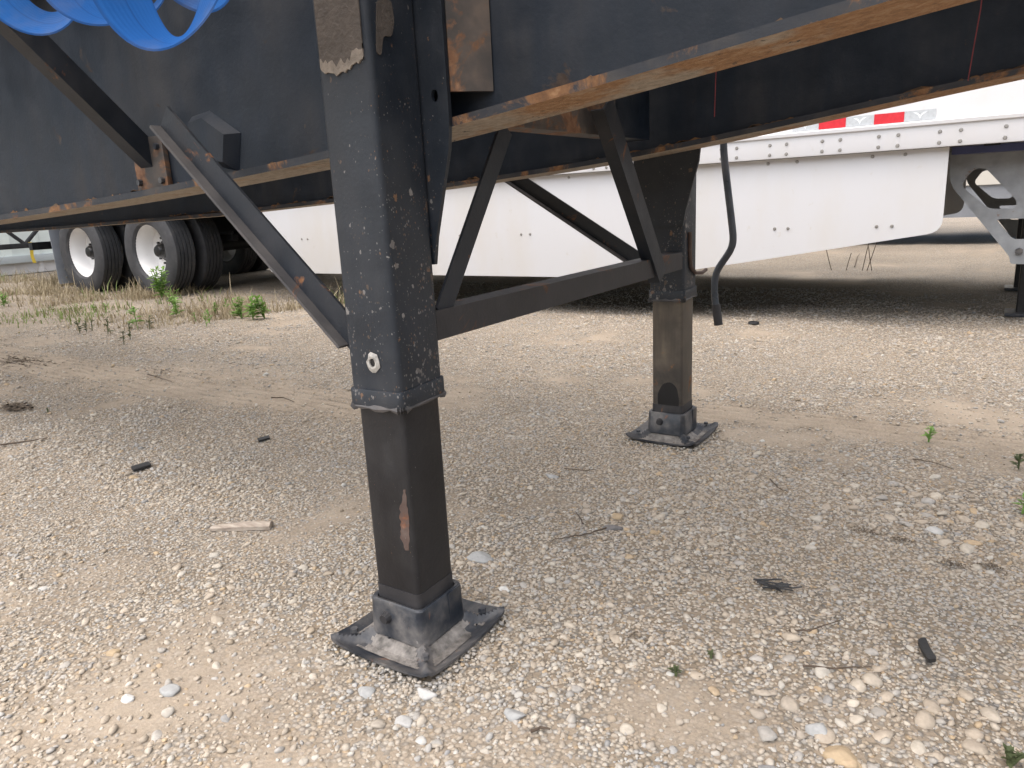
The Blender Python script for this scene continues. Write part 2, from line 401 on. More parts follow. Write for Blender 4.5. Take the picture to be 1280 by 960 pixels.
def height(x, y):
    x = np.asarray(x, float); y = np.asarray(y, float)
    d = np.hypot(x, y); d2 = np.hypot(x, y - 1.32)
    flat = np.clip((np.minimum(d, d2) - .14) / .3, 0, 1)
    h = (vnoise(x, y, 1.3, 1) - .5) * .02 + (vnoise(x, y, 4.5, 2) - .5) * .010 + (vnoise(x, y, 14, 3) - .5) * .004
    h = h * flat
    for tr, ph in ((track(x, y), 0.), (track2(x, y), 2.)):
        ww = .010 * (vnoise(x, y, 2.0, 5) - .5)
        h = h + tr * (.0085 * np.sin((y + ww) / .048 * 2 * math.pi + ph) - .004)
    return h
xs = np.unique(np.concatenate([np.arange(-4.2, 2.2, .022), -4.2 - np.cumsum(.03 * 1.16 ** np.arange(46)), 2.2 + np.cumsum(.03 * 1.16 ** np.arange(46))]))
ys = np.unique(np.concatenate([np.arange(-1.3, .9, .024), np.arange(.9, 1.9, .011), np.arange(1.9, 4.6, .03), 4.6 + np.cumsum(.03 * 1.16 ** np.arange(46)), -1.3 - np.cumsum(.03 * 1.16 ** np.arange(46))]))
xs = xs[np.concatenate([[True], np.diff(xs) > .002])]; ys = ys[np.concatenate([[True], np.diff(ys) > .002])]
GX, GY = np.meshgrid(xs, ys); nx, ny = len(xs), len(ys)
co = np.stack([GX, GY, height(GX, GY)], -1).reshape(-1, 3)
ii = np.arange((ny - 1) * (nx - 1)); a = (ii // (nx - 1)) * nx + ii % (nx - 1)
faces = np.stack([a, a + 1, a + nx + 1, a + nx], -1)
def np_mesh(name, verts, quads, smooth=True, k=4):
    me = bpy.data.meshes.new(name)
    me.vertices.add(len(verts)); me.vertices.foreach_set('co', np.asarray(verts, np.float32).ravel())
    me.loops.add(quads.size); me.loops.foreach_set('vertex_index', quads.astype(np.int32).ravel())
    me.polygons.add(len(quads)); me.polygons.foreach_set('loop_start', np.arange(0, quads.size, k, dtype=np.int32))
    me.polygons.foreach_set('loop_total', np.full(len(quads), k, np.int32))
    me.polygons.foreach_set('use_smooth', np.full(len(quads), smooth))
    me.update(); me.validate(); return me
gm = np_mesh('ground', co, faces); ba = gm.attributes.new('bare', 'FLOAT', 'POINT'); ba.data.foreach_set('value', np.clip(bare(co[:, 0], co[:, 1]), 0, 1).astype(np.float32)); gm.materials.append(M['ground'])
ground = bpy.data.objects.new('ground', gm); COL.objects.link(ground); tag(ground, kind='structure')
def gz(x, y): return float(height(np.array([x]), np.array([y]))[0])

# stone shapes
def stone_mesh(i, flat=.6, ang=False, sub=2):
    r = random.Random(i * 13 + 5); bm = B(); bmesh.ops.create_icosphere(bm, subdivisions=sub, radius=1.0)
    off = Vector((r.uniform(-9, 9), r.uniform(-9, 9), r.uniform(-9, 9)))
    from mathutils import noise as mn
    sx = r.uniform(1.0, 1.45); sy = r.uniform(.75, 1.0)
    cuts = [(Vector((r.uniform(-1, 1), r.uniform(-1, 1), r.uniform(-.8, 1))).normalized(), r.uniform(.55, .85)) for _ in range(7 if ang else 3)]
    for v in bm.verts:
        p = v.co * (1 + .28 * mn.noise(v.co * 1.1 + off) + .10 * mn.noise(v.co * 2.6 + off))
        for n_, d in cuts:
            q = p.dot(n_) - d
            if q > 0: p = p - n_ * q * .9
        v.co = Vector((p.x * sx, p.y * sy, p.z * flat))
    for f in bm.faces: f.smooth = True
    me = bpy.data.meshes.new('stone'); bm.to_mesh(me); bm.free(); me.materials.append(M['stone'])
    return me
SM = [stone_mesh(i, random.uniform(.36, .55), i % 2 == 0) for i in range(12)]

# ------------------------------------------------------------------ flatbed trailer
W = 1.32
flat = empty('flatbed_trailer', (0, .66, 0))
tag(flat, 'black steel flatbed trailer on two landing legs, its frame beams streaked with rust', 'trailer')
PX = np.array([-9.5, -6.5, -4.2, -2.8, -1.9, -1.3, -.85, -.5, -.15, .1, .35, .62, .87, 1.2, 1.6, 2.2, 3.0, 4.0])
PZ = np.array([.75, .752, .762, .783, .804, .827, .847, .868, .892, .918, .947, .982, 1.012, 1.05, 1.085, 1.11, 1.12, 1.12])
bx = np.concatenate([np.arange(-9.5, -2, .25), np.arange(-2, 2, .06), np.arange(2, 4.01, .2)])
bz = np.interp(bx, PX, PZ); bz = np.convolve(np.pad(bz, 3, mode='edge'), np.ones(7) / 7, 'valid')
def zbeam(x): return float(np.interp(x, bx, bz))
def strip(bm, X, Y0, Y1, Z0, Z1, mats=(0, 0, 0, 0)):
    rows = []
    for x, z0, z1 in zip(X, Z0, Z1): rows.append([bm.verts.new(q) for q in ((x, Y0, z0), (x, Y1, z0), (x, Y1, z1), (x, Y0, z1))])
    for A, Q in zip(rows, rows[1:]):
        for i in range(4): bm.faces.new((A[i], A[(i + 1) % 4], Q[(i + 1) % 4], Q[i])).material_index = mats[i]
    bm.faces.new(rows[0]); bm.faces.new(rows[-1])
TOP = 1.36
for side in (0, 1):
    f_ = (lambda y: y) if side == 0 else (lambda y: W - y)
    ya, yb = sorted((f_(.066), f_(.196))); wa, wb = sorted((f_(.122), f_(.134)))
    bm = B(); strip(bm, bx, wa, wb, bz + .0135, np.full_like(bz, TOP)); beam = finish('main_beam', bm, M['beam'], flat)
    bm = B(); strip(bm, bx, ya, yb, bz, bz + .014, (1, 0, 0, 0)); finish('bottom_flange', bm, [M['flangeedge'], M['flange']], beam)
    bm = B(); strip(bm, bx, ya, yb, np.full_like(bz, TOP - .001), np.full_like(bz, TOP + .013)); finish('top_flange', bm, M['beam'], beam)
M['creep'] = steel('rust_scale', (.10, .06, .035), .85, .6, (.16, .12, .085), 0, .8, rust_col=(.22, .115, .05), dust_scale=40, streak=False)
for side in (0, 1):
    yy = .1212 if side == 0 else W - .1348 - .0003
    sgn = -1
    for k in range(46):
        x0 = random.uniform(-2.6, 1.25); L_ = random.uniform(.03, .16); n_ = 9
        xs_ = [x0 + L_ * i / n_ for i in range(n_ + 1)]
        lo_ = [(x, zbeam(x) + .0145) for x in xs_]; hi_ = [(x, zbeam(x) + .0155 + random.uniform(.001, .014) * math.sin(math.pi * (i + .3) / (n_ + .6))) for i, x in enumerate(xs_)]
        o_ = finish('rust_scale', plate(B(), [lo_ + hi_[::-1]], lambda u, v, q: Vector((u, yy - q, v)), .0012), M['creep'], flat)
# crossmembers carrying the deck, side rails, planks
for i, x in enumerate(np.arange(-9.3, 3.9, .36)):
    bm = B(); box(bm, x - .003, x + .003, -.62, W + .62, TOP + .016, TOP + .11); box(bm, x - .03, x + .03, -.62, W + .62, TOP + .0145, TOP + .021)
    finish('deck_crossmember', bm, M['dark'], flat)
for y0, y1 in ((-.655, -.621), (W + .621, W + .655)):
    bm = B(); box(bm, -9.5, 3.9, y0, y1, TOP + .01, TOP + .15, .004); finish('side_rail', bm, M['beam'], flat)
PW = .075                                       # unseen deck boards, narrowed and gapped to let light through; outer bays left open
for y0 in [.02 + i * (W - .04) / 8 for i in range(8)] + [-.615, W + .615 - PW]:
    bm = B(); box(bm, -9.5, 3.9, y0 + .002, y0 + PW + .008, TOP + .112, TOP + .146); finish('deck_plank', bm, M['plank'], flat)

BOLT = bolt_mesh(.013, .012); BOLT.materials.append(M['foot'])
PIV = bolt_mesh(.014, .016, False); PIV.materials.append(M['barbrown'])
def landing_leg(yc, s):
    """s=+1: mounting plate on the +Y side (near leg), -1: on the -Y side"""
    leg = finish('landing_leg', sweep(B(), rsq(.057, .0115), (0, yc, .486), (0, yc, 1.355), (1, 0, 0), (0, 1, 0)), M['leg'], flat)
    # reinforcing collar, slightly askew with a ragged weld underneath
    bm = B(); a0 = rsq(.0606, .012, 6); ring = []
    for z, k in ((.474, .998), (.476, 1.004), (.500, 1.002), (.502, .990)):
        ring.append([bm.verts.new((u * k, yc + v * k, z + .05 * u * .35 + .03 * v)) for u, v in a0])
    inner = [[bm.verts.new((u * .83, yc + v * .83, z + .05 * u * .35 + .03 * v)) for u, v in a0] for z in (.474, .502)]
    seq = [inner[0]] + ring + [inner[1]]
    for A, Q in zip(seq, seq[1:]):
        n = len(A)
        for i in range(n): bm.faces.new((A[i], A[(i + 1) % n], Q[(i + 1) % n], Q[i]))
    finish('collar', bm, M['leg'], leg)
    bm = B(); pr = rsq(.0580, .011, 6); pts = []
    for i, (u, v) in enumerate(pr):
        nx_ = pr[(i + 1) % len(pr)]
        for k in range(6):
            t = k / 6; pts.append((u + (nx_[0] - u) * t, v + (nx_[1] - v) * t))
    rings = []
    for k in range(6):
        th = 2 * math.pi * k / 6; rings.append([])
    for (u, v) in pts:
        rr = .0042 + random.uniform(-.0022, .0036); L = math.hypot(u, v)
        for k in range(6):
            th = 2 * math.pi * k / 6; o_ = rr * math.cos(th)
            rings[k].append(bm.verts.new((u * (1 + o_ / L), yc + v * (1 + o_ / L), .471 + .05 * u * .35 + .03 * v + rr * math.sin(th) + random.uniform(-.001, .001))))
    n = len(pts)
    for k in range(6):
        A, Q = rings[k], rings[(k + 1) % 6]
        for i in range(n): bm.faces.new((A[i], A[(i + 1) % n], Q[(i + 1) % n], Q[i]))
    finish('weld_bead', bm, M['braceedge'], leg)
    it = finish('inner_tube', sweep(B(), rsq(.0510, .0095), (0, yc, .06), (0, yc, .484), (1, 0, 0), (0, 1, 0)), M['lower'] if s > 0 else M['lowertan'], leg)
    # crusted band at the bottom of the inner tube
    finish('grease_crust', sweep(B(), rsq(.0523, .0105), (0, yc, .085), (0, yc, .124), (1, 0, 0), (0, 1, 0)), M['barbrown'], leg)
    # foot sleeve of bent plate, open at a slit on the side
    bm = B(); o1 = rsq(.0630, .015, 4); i1 = rsq(.0545, .011, 4)
    for z0, z1 in ((.028, .100),):
        O0 = [bm.verts.new((u * 1.04, yc + v * 1.04, z0)) for u, v in o1]; O1 = [bm.verts.new((u, yc + v, z1 - .004)) for u, v in o1]
        O2 = [bm.verts.new((u * .96, yc + v * .96, z1)) for u, v in o1]
        I1 = [bm.verts.new((u, yc + v, z1 - .002)) for u, v in i1]; I0 = [bm.verts.new((u, yc + v, z0)) for u, v in i1]
        n = len(o1); cut = 0
        for A, Q in ((O0, O1), (O1, O2), (O2, I1), (I1, I0), (I0, O0)):
            for i in range(n): bm.faces.new((A[i], A[(i + 1) % n], Q[(i + 1) % n], Q[i]))
    finish('foot_sleeve', bm, M['foot'], leg)
    bm = B(); box(bm, .0620, .0656, yc + .014, yc + .052, .03, .099, .0015); finish('sleeve_overlap', bm, M['foot'], leg)
    place('pivot_bolt', BOLT, (-.020, yc - .0665, .068), leg, (math.pi / 2, 0, 0), (1.0, 1.0, 1.0)).data = PIV
    # pressed foot pad: turned-up rim, sunken panels, ribs running to the corners
    N = 44; hs = .121; V = []; bm = B(); top = {}; bot = {}
    def padz(u, v):
        mx = max(abs(u), abs(v)); df = abs(abs(u) - abs(v))
        lip = .011 * max(0, (mx - .80) / .20) ** 1.4                       # rolled rim
        hub = .013 * max(0, min(1, (.68 - mx) / .12))                          # raised seat of the sleeve
        rib = .013 * math.exp(-(df / .085) ** 2) * max(0, min(1, (1.02 - mx) / .10)) * (.35 + .65 * min(1, mx / .5))
        drop = 0
        return .0105 + max(lip, hub) + rib + drop
    for i in range(N + 1):
        for j in range(N + 1):
            u, v = i / N * 2 - 1, j / N * 2 - 1
            mx = max(abs(u), abs(v)); dg = min(abs(u), abs(v)) / max(mx, 1e-6)
            rr = 1 - .030 * (max(0, dg - .88) / .12) ** 2 * mx + .006 * (1 - dg) * mx      # rounded corners, slightly bowed edges
            x, y = u * hs * rr, v * hs * rr
            sag = .011 * (dg ** 3) * mx ** 4 - .003 * mx ** 4
            top[i, j] = bm.verts.new((x, yc + y, padz(u, v) + sag)); bot[i, j] = bm.verts.new((x, yc + y, max(padz(u, v) + sag - .0055, .0008)))
    top_co = {k: q.co.copy() for k, q in top.items()}
    for i in range(N):
        for j in range(N):
            bm.faces.new((top[i, j], top[i + 1, j], top[i + 1, j + 1], top[i, j + 1])); bm.faces.new((bot[i, j], bot[i, j + 1], bot[i + 1, j + 1], bot[i + 1, j]))
    for k in range(N):
        for A, Q in (((k, 0), (k + 1, 0)), ((k, N), (k + 1, N)), ((0, k), (0, k + 1)), ((N, k), (N, k + 1))):
            bm.faces.new((top[A], top[Q], bot[Q], bot[A]))
    pad = finish('foot_pad', bm, M['foot'], leg, 40)
    bm = B(); vv_ = {}
    for i in range(N):
        for j in range(N):
            u, v = (i + .5) / N * 2 - 1, (j + .5) / N * 2 - 1; mx = max(abs(u), abs(v)); df = abs(abs(u) - abs(v))
            nz = float(vnoise(u * 3 + yc, v * 3, 1.2, 55)) * .7 + float(vnoise(u * 3 + yc, v * 3, 4.0, 56)) * .3
            if .52 < mx < .84 and df > .16 and nz > .40:
                qs = []
                for di, dj in ((0, 0), (1, 0), (1, 1), (0, 1)):
                    k = (i + di, j + dj)
                    if k not in vv_: vv_[k] = bm.verts.new(top_co[k] + Vector((0, 0, .0012 + random.uniform(0, .0006))))
                    qs.append(vv_[k])
                bm.faces.new(qs)
    finish('caked_dirt', bm, M['padirt'], leg)
    for sx in (-1, 1):
        for sy in (-1, 1): place('pad_bolt', BOLT, (sx * .086, yc + sy * .086, .034), leg, (0, 0, .4), (.6, .6, .6))
    # mounting plate between the leg and the beam
    out = [(-.056, .70), (.056, .70), (.064, .745), (.103, .885), (.108, .93), (.108, 1.34), (-.108, 1.34), (-.108, .93), (-.103, .885), (-.064, .745)]
    ya = yc + s * .0575
    hole = [(.082 + .007 * math.cos(t), .968 + .010 * math.sin(t)) for t in np.linspace(0, 2 * math.pi, 10, endpoint=False)]
    bm = plate(B(), [out, hole], lambda u, v, k: Vector((u, ya + s * k, v)), .008); finish('mounting_plate', bm, M['leg'], leg)
    # side plates that tie the mounting plate to the beam web
    for sx in (-1, 1):
        y0, y1 = sorted((yc + s * .065, yc + s * .1215))
        bm = B(); A0 = Vector((sx * .108, yc + s * .0658, 0)); A1 = Vector((sx * .152, yc + s * .1212, 0)); nn_ = Vector((-(A1 - A0).y, (A1 - A0).x, 0)).normalized() * .004
        r0 = [bm.verts.new(q + Vector((0, 0, .972))) for q in (A0 - nn_, A1 - nn_, A1 + nn_, A0 + nn_)]; r1 = [bm.verts.new(q.co + Vector((0, 0, .37))) for q in r0]
        for i in range(4): bm.faces.new((r0[i], r0[(i + 1) % 4], r1[(i + 1) % 4], r1[i]))
        bm.faces.new(r0); bm.faces.new(r1); finish('spacer_plate', bm, M['rustplate'], leg)
    return leg
near_leg = landing_leg(0.0, 1); far_leg = landing_leg(W, -1)
near_leg['label'] = 'landing leg with speckled chipped paint and a bare bolt hole above its collar'
far_leg['label'] = 'landing leg stained brown with a black grease patch above its foot'
# torn bolt hole on the outer face of the near leg
ph = onY(467, 453, -.0575)
bm = B(); lathe_y(bm, [(.006, .004), (.007, -.004), (.010, -.0045), (.0145, -.0012), (.013, .004)], 14)
for v in bm.verts:
    k = 1 + random.uniform(-.14, .14); v.co.x *= k; v.co.z *= k * 1.12
    v.co += Vector((ph.x, -.0575, ph.z))
M['scraped'] = simple('scraped_bare_metal', (.34, .32, .29), .6, .4, 90, .4)
finish('bolt_hole_rim', bm, M['scraped'], near_leg)
bm = B(); lathe_y(bm, [(.0068, -.0012), (.0001, -.0012)], 14, False, (ph.x, -.0575, ph.z)); finish('bolt_hole', bm, M['grease'], near_leg)
# grease patch and rust runs on the far leg's inner tube
def blot(name, pts, y, mat, parent, th=.0008):
    bm = plate(B(), [round_poly(pts, .012, 5)], lambda u, v, k: Vector((u, y - k, v)), th); return finish(name, bm, mat, parent)
g = [onY(x, y, W - .0511) for x, y in ((823, 512), (822, 492), (828, 480), (838, 477), (846, 484), (849, 500), (848, 514))]
blot('grease_patch', [(p.x, p.z) for p in g], W - .0511, M['grease'], far_leg)
# rust scrape on the near leg's inner tube corner
M['scrape'] = steel('orange_rust_scrape', (.08, .05, .04), .8, .9, (.13, .105, .09), .3, .55, rust_col=(.16, .07, .038), dust_scale=60, streak=False)
rj = random.Random(3); ls = [(x + rj.uniform(-1.6, 1.6), y) for x, y in zip(np.interp(range(612, 692, 4), [612, 640, 672, 691], [505, 500, 501, 507]), range(612, 692, 4))]
rs = [(x + rj.uniform(-.8, .8), y) for x, y in zip(np.interp(range(612, 692, 4), [612, 650, 691], [507, 511, 512]), range(612, 692, 4))]
g = [onY(x, y, -.0511) for x, y in ls + rs[::-1]]
finish('rust_scrape', plate(B(), [[(p.x, p.z) for p in g]], lambda u, v, k: Vector((u, -.0509 - k, v)), .0006), M['scrape'], near_leg)
# scorched and dust-caked patch at the head of the near leg
M['scorch'] = simple('scorched_brown_crust', (.075, .062, .052), .8, .35, 30, .5)
edge = [(398, 86), (410, 92), (424, 93), (436, 88), (448, 79), (460, 72), (466, 70)]
edge = [(x, y + random.uniform(-3.0, 3.0)) for x, y in zip(np.linspace(397, 466, 26), np.interp(np.linspace(397, 466, 26), [q[0] for q in edge], [q[1] for q in edge]))]
e0 = [onY(x, y - 14 + random.uniform(-4, 4), -.0575) for x, y in edge]; e1 = [onY(x, y, -.0575) for x, y in edge]; up_ = 1.34
pl = [(max(-.0455, min(.0455, p.x)), p.z) for p in e0] + [(.0455, up_), (-.0455, up_)]
pl2 = [(max(-.0455, min(.0455, p.x)), p.z) for p in e1] + [(max(-.0455, min(.0455, p.x)), p.z) for p in reversed(e0)]
finish('scorched_patch', plate(B(), [pl], lambda u, v, k: Vector((u, -.0574 - k, v)), .0022), M['scorch'], near_leg)
finish('dust_edge', plate(B(), [pl2], lambda u, v, k: Vector((u, -.0573 - k, v)), .0028), M['scorch_edge'], near_leg)
g = [onX(x, y, .0575) for x, y in ((470, 0), (488, 0), (492, 25), (489, 47), (478, 44), (476, 70), (470, 66))]
finish('scorched_edge', plate(B(), [round_poly([(p.y, p.z) for p in g], .008, 3)], lambda u, v, k: Vector((.0573 + k, u, v)), .002), M['scorch'], near_leg)

# cross bracing between the legs
bm = sweep(B(), angle_prof(.052, .006), (.052, .056, .620), (.052, W - .056, .620), (0, 0, -1), (-1, 0, 0)); finish('cross_bar', bm, M['barbrown'], flat)
def flatbrace(name, P0, P1, wdt, nrm, mat, t=.006, flip=1):
    P0, P1 = Vector(P0), Vector(P1); d = (P1 - P0).normalized(); nrm = Vector(nrm); a = (nrm - d * nrm.dot(d)).normalized(); s_ = d.cross(a) * flip
    return finish(name, sweep(B(), [(0, 0), (wdt, 0), (wdt, t), (t, t), (t, wdt * .6), (0, wdt * .6)], P0 - s_ * wdt / 2, P1 - s_ * wdt / 2, s_, -a), mat, flat)
flatbrace('diagonal_brace', onX(554, 392, .046), onX(634, 160, .046), .040, (1, 0, 0), M['brace'], flip=-1)
flatbrace('diagonal_brace', onX(829, 345, .060), onX(760, 128, .060), .058, (1, 0, 0), M['brace'], flip=1)
for y0, y1, mt in ((.197, .90, 'rustplate'), (.9005, W - .197, 'beam')):
    bm = B(); box(bm, -.004, .004, y0, y1, .955, TOP - .02); box(bm, -.06, .0035, y0, y1, .947, .956); box(bm, -.06, .0035, y0, y1, TOP - .021, TOP - .013)
    finish('frame_crossmember', bm, M[mt], flat)
for x in (-2.4, -4.6, 1.9):
    bm = B(); box(bm, x - .004, x + .004, .197, W - .197, zbeam(x) + .1, TOP - .02); box(bm, x - .06, x + .0035, .197, W - .197, zbeam(x) + .092, zbeam(x) + .101); finish('frame_crossmember', bm, M['dark'], flat)
# long braces running back from each leg to the frame
for yc, s in ((0.0, 1), (W, -1)):
    y = yc + (-.02 if s > 0 else .0)
    P0, P1 = (Vector((-.535, y, .992)), Vector((-.085, y, .588))) if s > 0 else (Vector((-.70, y, .947)), Vector((-.085, y, .569))); d = (P1 - P0).normalized(); up = Vector((d.z, 0, -d.x)); up = up if up.z > 0 else -up
    P1 = P1 + d * .03
    finish('leg_brace', sweep(B(), [(0, 0), (.050, 0), (.050, .006), (0, .006)], P0 - up * .025, P1 - up * .025, up, (0, 1, 0)), M['brace'], flat)
    finish('brace_edge', sweep(B(), [(0, -.022), (.0055, -.022), (.0055, .0), (0, .0)], P0 - up * .0252, P1 - up * .0252 - d * .02, up, (0, 1, 0)), M['braceedge'], flat)
    # bracket on the web that receives the brace
    o_ = [onY(x, yy, .1215) for x, yy in ((240, 146), (262, 138), (301, 166), (299, 214), (262, 206), (238, 180))]
    bm = B(); c_ = sum(o_, Vector()) / len(o_)
    def mp(p, k): return Vector((c_.x + (p.x - c_.x) * k, 0, c_.z + (p.z - c_.z) * k))
    r0 = [bm.verts.new(mp(p, 1.0) + Vector((0, yc + s * .1212, 0))) for p in o_]; r1 = [bm.verts.new(mp(p, .72) + Vector((0, yc + s * .098, 0))) for p in o_]
    for i in range(6): bm.faces.new((r0[i], r0[(i + 1) % 6], r1[(i + 1) % 6], r1[i]))
    bm.faces.new(r1); bm.faces.new(list(reversed(r0)))
    finish('brace_bracket', bm, M['beam'], flat)
# outrigger braces and their bolted plates on the web
for yc, s in ((0.0, 1), (W, -1)):
    for xx in (-.815, -2.6, -4.4):
        bm = B(); y0, y1 = sorted((yc + s * .108, yc + s * .1205)); box(bm, xx - .062, xx + .062, y0, y1, .868 if xx > -1 else .85, .984 if xx > -1 else .965, .003)
        pl_ = finish('brace_plate', bm, M['rustplate'], flat)
        for dx, dz in ((-.045, -.04), (.045, -.04), (.045, .035)): place('bolt', BOLT, (xx + dx, yc + s * .104, .925 + dz), pl_, (math.pi / 2, 0, 0), (.6, .6, .8))
        P0 = Vector((xx + .012, yc + s * .110, .915)); t_ = onX(40, 62, -.803); P1a = Vector((xx + .012, yc + s * t_.y, t_.z)); P1 = P0 + (P1a - P0) * ((1.365 - P0.z) / (P1a.z - P0.z)); d = (P1 - P0).normalized(); nn = d.cross(Vector((1, 0, 0))).normalized()
        if nn.z > 0: nn = -nn
        finish('outrigger_brace', sweep(B(), angle_prof(.048, .006), P0, P1, (-1, 0, 0), -nn), M['rustplate'] if False else M['brace'], flat)
# crank handle hanging on the far side, its retaining hook
cy = W + .35
cp = [onY(x, y, cy) for x, y in ((902, 150), (903, 178), (909, 230), (915, 280), (917, 300), (914, 312), (905, 325), (896, 338), (893, 352), (893, 368), (896, 390), (898, 406))]
cp[0] = cp[0] + Vector((0, 0, .30)); sm = [cp[0]]
for i in range(1, len(cp) - 1):
    for t in (.2, .5, .8): sm.append((cp[i - 1].lerp(cp[i], .5 + t / 2)).lerp(cp[i].lerp(cp[i + 1], t / 2), t))
sm.append(cp[-1])
bm = B(); tube(bm, sm, .0125, 12); crk = finish('crank_handle', bm, M['crank'], flat)
bm = B(); tube(bm, [cp[-2] + (cp[-2] - cp[-1]) * .6, cp[-1] + Vector((.0006, 0, -.0006))], .0155, 12); finish('handle_grip', bm, M['barbrown'], crk)
bm = B(); tube(bm, [(.0, W + .054, cp[0].z - .05), (cp[0].x, cy + .01, cp[0].z - .05)], .014, 10); finish('crank_shaft', bm, M['crank'], flat)
bm = B(); hk = [onX(x, y, .058) for x, y in ((861, 290), (861, 320), (862, 334), (868, 341), (876, 341), (881, 337))]; tube(bm, [p + Vector((.004, 0, 0)) for p in hk], .006, 8); finish('crank_hook', bm, M['scrape'], far_leg)

# ------------------------------------------------------------------ blue strap coil hanging from a crossmember
coil = empty('strap_coil', (-.2, -.3, 1.05)); tag(coil, 'coil of blue webbing strap hanging in loops beside the beam', 'strap')
def loop(cpx, Yn, rx, rz, depth, sh, ax=(-.35, 1, .12), n=64, th=.0022, wob=.0, seed=0):
    """a turn of flat webbing: near edge an ellipse, far edge pulled in by sh=(sideways, down)"""
    c = onY(cpx[0], cpx[1], Yn); ax = Vector(ax).normalized(); e1 = Vector((1, 0, 0)); e1 = (e1 - ax * e1.dot(ax)).normalized(); e2 = e1.cross(ax); e2 = e2 if e2.z > 0 else -e2
    WR = [(i / 8, 1 + th / rx) for i in range(9)] + [(i / 8, 1) for i in range(8, -1, -1)]; NW = len(WR)
    bm = B(); wl_ = bm.verts.layers.float.new('wide'); rows = []
    for k in range(n):
        t = 2 * math.pi * k / n; kk = 1 + wob * math.sin(2 * t + seed) + wob * .6 * math.sin(3 * t + seed * 2); row = []
        for w_, rr in WR:
            s1, s2 = 1 - sh[0] * w_, 1 - sh[1] * w_
            row.append(bm.verts.new(c + e1 * (rx * kk * rr * s1 * math.cos(t)) + e2 * (rz * kk * rr * s2 * math.sin(t)) + ax * (depth * w_ + .006 * math.sin(w_ * 3.14) + .010 * math.sin(2 * t + seed)))); row[-1][wl_] = w_
        rows.append(row)
    for k in range(n):
        A, Q = rows[k], rows[(k + 1) % n]
        for i in range(NW): bm.faces.new((A[i], A[(i + 1) % NW], Q[(i + 1) % NW], Q[i]))
    return finish('strap_loop', bm, M['strap'], coil, 50)
loop((178, -84), -.34, .108, .128, .034, (.56, .12), wob=.02, seed=1)
loop((100, -98), -.31, .110, .130, .030, (.58, .12), wob=.03, seed=2)
loop((14, -88), -.27, .120, .146, .034, (.52, .24), wob=.03, seed=3)
loop((232, -100), -.25, .080, .104, .026, (.45, .34), wob=.03, seed=5)
loop((140, -112), -.22, .120, .140, .034, (.5, .16), wob=.03, seed=6)
hp = onY(150, -150, -.26)
bm = B(); tube(bm, [(hp.x - .5, -.26, 1.30), (hp.x + .55, -.26, 1.30)], .012, 10); finish('strap_hanger', bm, M['dark'], flat)

# red cords hanging between the beams
for (pts, nm) in ((((895, 70), (895, 90), (894, 118), (893, 146)), 'thin red cord hanging short between the two frame beams'), (((1230, -12), (1226, 10), (1217, 60), (1210, 101)), 'long thin red cord hanging below the far frame beam')):
    bm = B(); P = [onY(x, y, .62) for x, y in pts]; P[0].z = TOP; tube(bm, P, .0009, 6); tag(finish('red_cord', bm, M['cord']), nm, 'cord')

# ------------------------------------------------------------------ white box trailer
YT = 3.55; YF = 6.13
van = empty('box_trailer', (-3, 4.84, 0)); tag(van, 'white box trailer with riveted bottom rail, side skirt and dual wheels', 'trailer')
X0, X1 = -9.9, 3.6
for nm, a_ in (('side_wall', (X0, X1, YT, YT + .035, 1.079, 4.0)), ('side_wall', (X0, X1, YF - .035, YF, 1.079, 4.0)), ('front_wall', (X1 + .001, X1 + .04, YT, YF, 1.0, 4.0)), ('rear_door', (X0 - .05, X0 - .001, YT, YF, 1.0, 4.0)), ('roof', (X0, X1, YT, YF, 4.002, 4.04))):
    finish(nm, box(B(), *a_), M['white'], van)
finish('cargo_floor', box(B(), X0, X1, YT + .04, YF - .04, 1.06, 1.10), M['plank'], van)
RIV = bolt_mesh(.011, .010, False); RIV.materials.append(M['rivet'])
for s, y in ((-1, YT), (1, YF)):
    prof = [(0, .955), (.020, .955), (.022, .962), (.022, 1.060), (.034, 1.066), (.036, 1.082), (.028, 1.088), (0, 1.088), (-.03, 1.078), (-.03, .955)]
    rail = finish('bottom_rail', sweep(B(), prof, (X0, y, 0), (X1, y, 0), (0, s, 0), (0, 0, 1)), M['white'], van)
    if s < 0:
        k = -9.7
        x = -.27 - .279 * 32
        while x < 3.4:
            for dx in (0, .091):
                for z in (.976, 1.029): place('rivet', RIV, (x + dx, y + s * .024, z), rail, (math.pi / 2, 0, 0))
            x += .279
# reflective tape
for xa, xb, mt in ((-.155, -.019, 'tapegrey'), (-.017, .119, 'red'), (.121, .255, 'tapegrey'), (.257, .398, 'red'), (.400, .541, 'tapegrey')):
    tp = finish('reflective_tape', box(B(), xa, xb, YT - .0025, YT - .0003, 1.0925, 1.143), M[mt], van)
    if mt == 'tapegrey':
        xc = (xa + xb) / 2
        for s in (-1, 1):
            pv = [(xc, 1.1), (xc + s * .008, 1.118), (xc + s * .034, 1.135), (xc + s * .016, 1.133), (xc + s * .002, 1.122)]
            finish('tape_emblem', plate(B(), [pv], lambda u, v, k: Vector((u, YT - .0027 - k, v)), .0006), M['tapemark'], tp)
for k in range(1, 5):                                                  # further tape along the body, hidden here by the flatbed
    for j, mt in enumerate(('tapegrey', 'red', 'tapegrey', 'red', 'tapegrey')):
        xa = -.155 - 2.1 * k + j * .139; finish('reflective_tape', box(B(), xa, xa + .136, YT - .0025, YT - .0003, 1.0925, 1.143), M[mt], van)
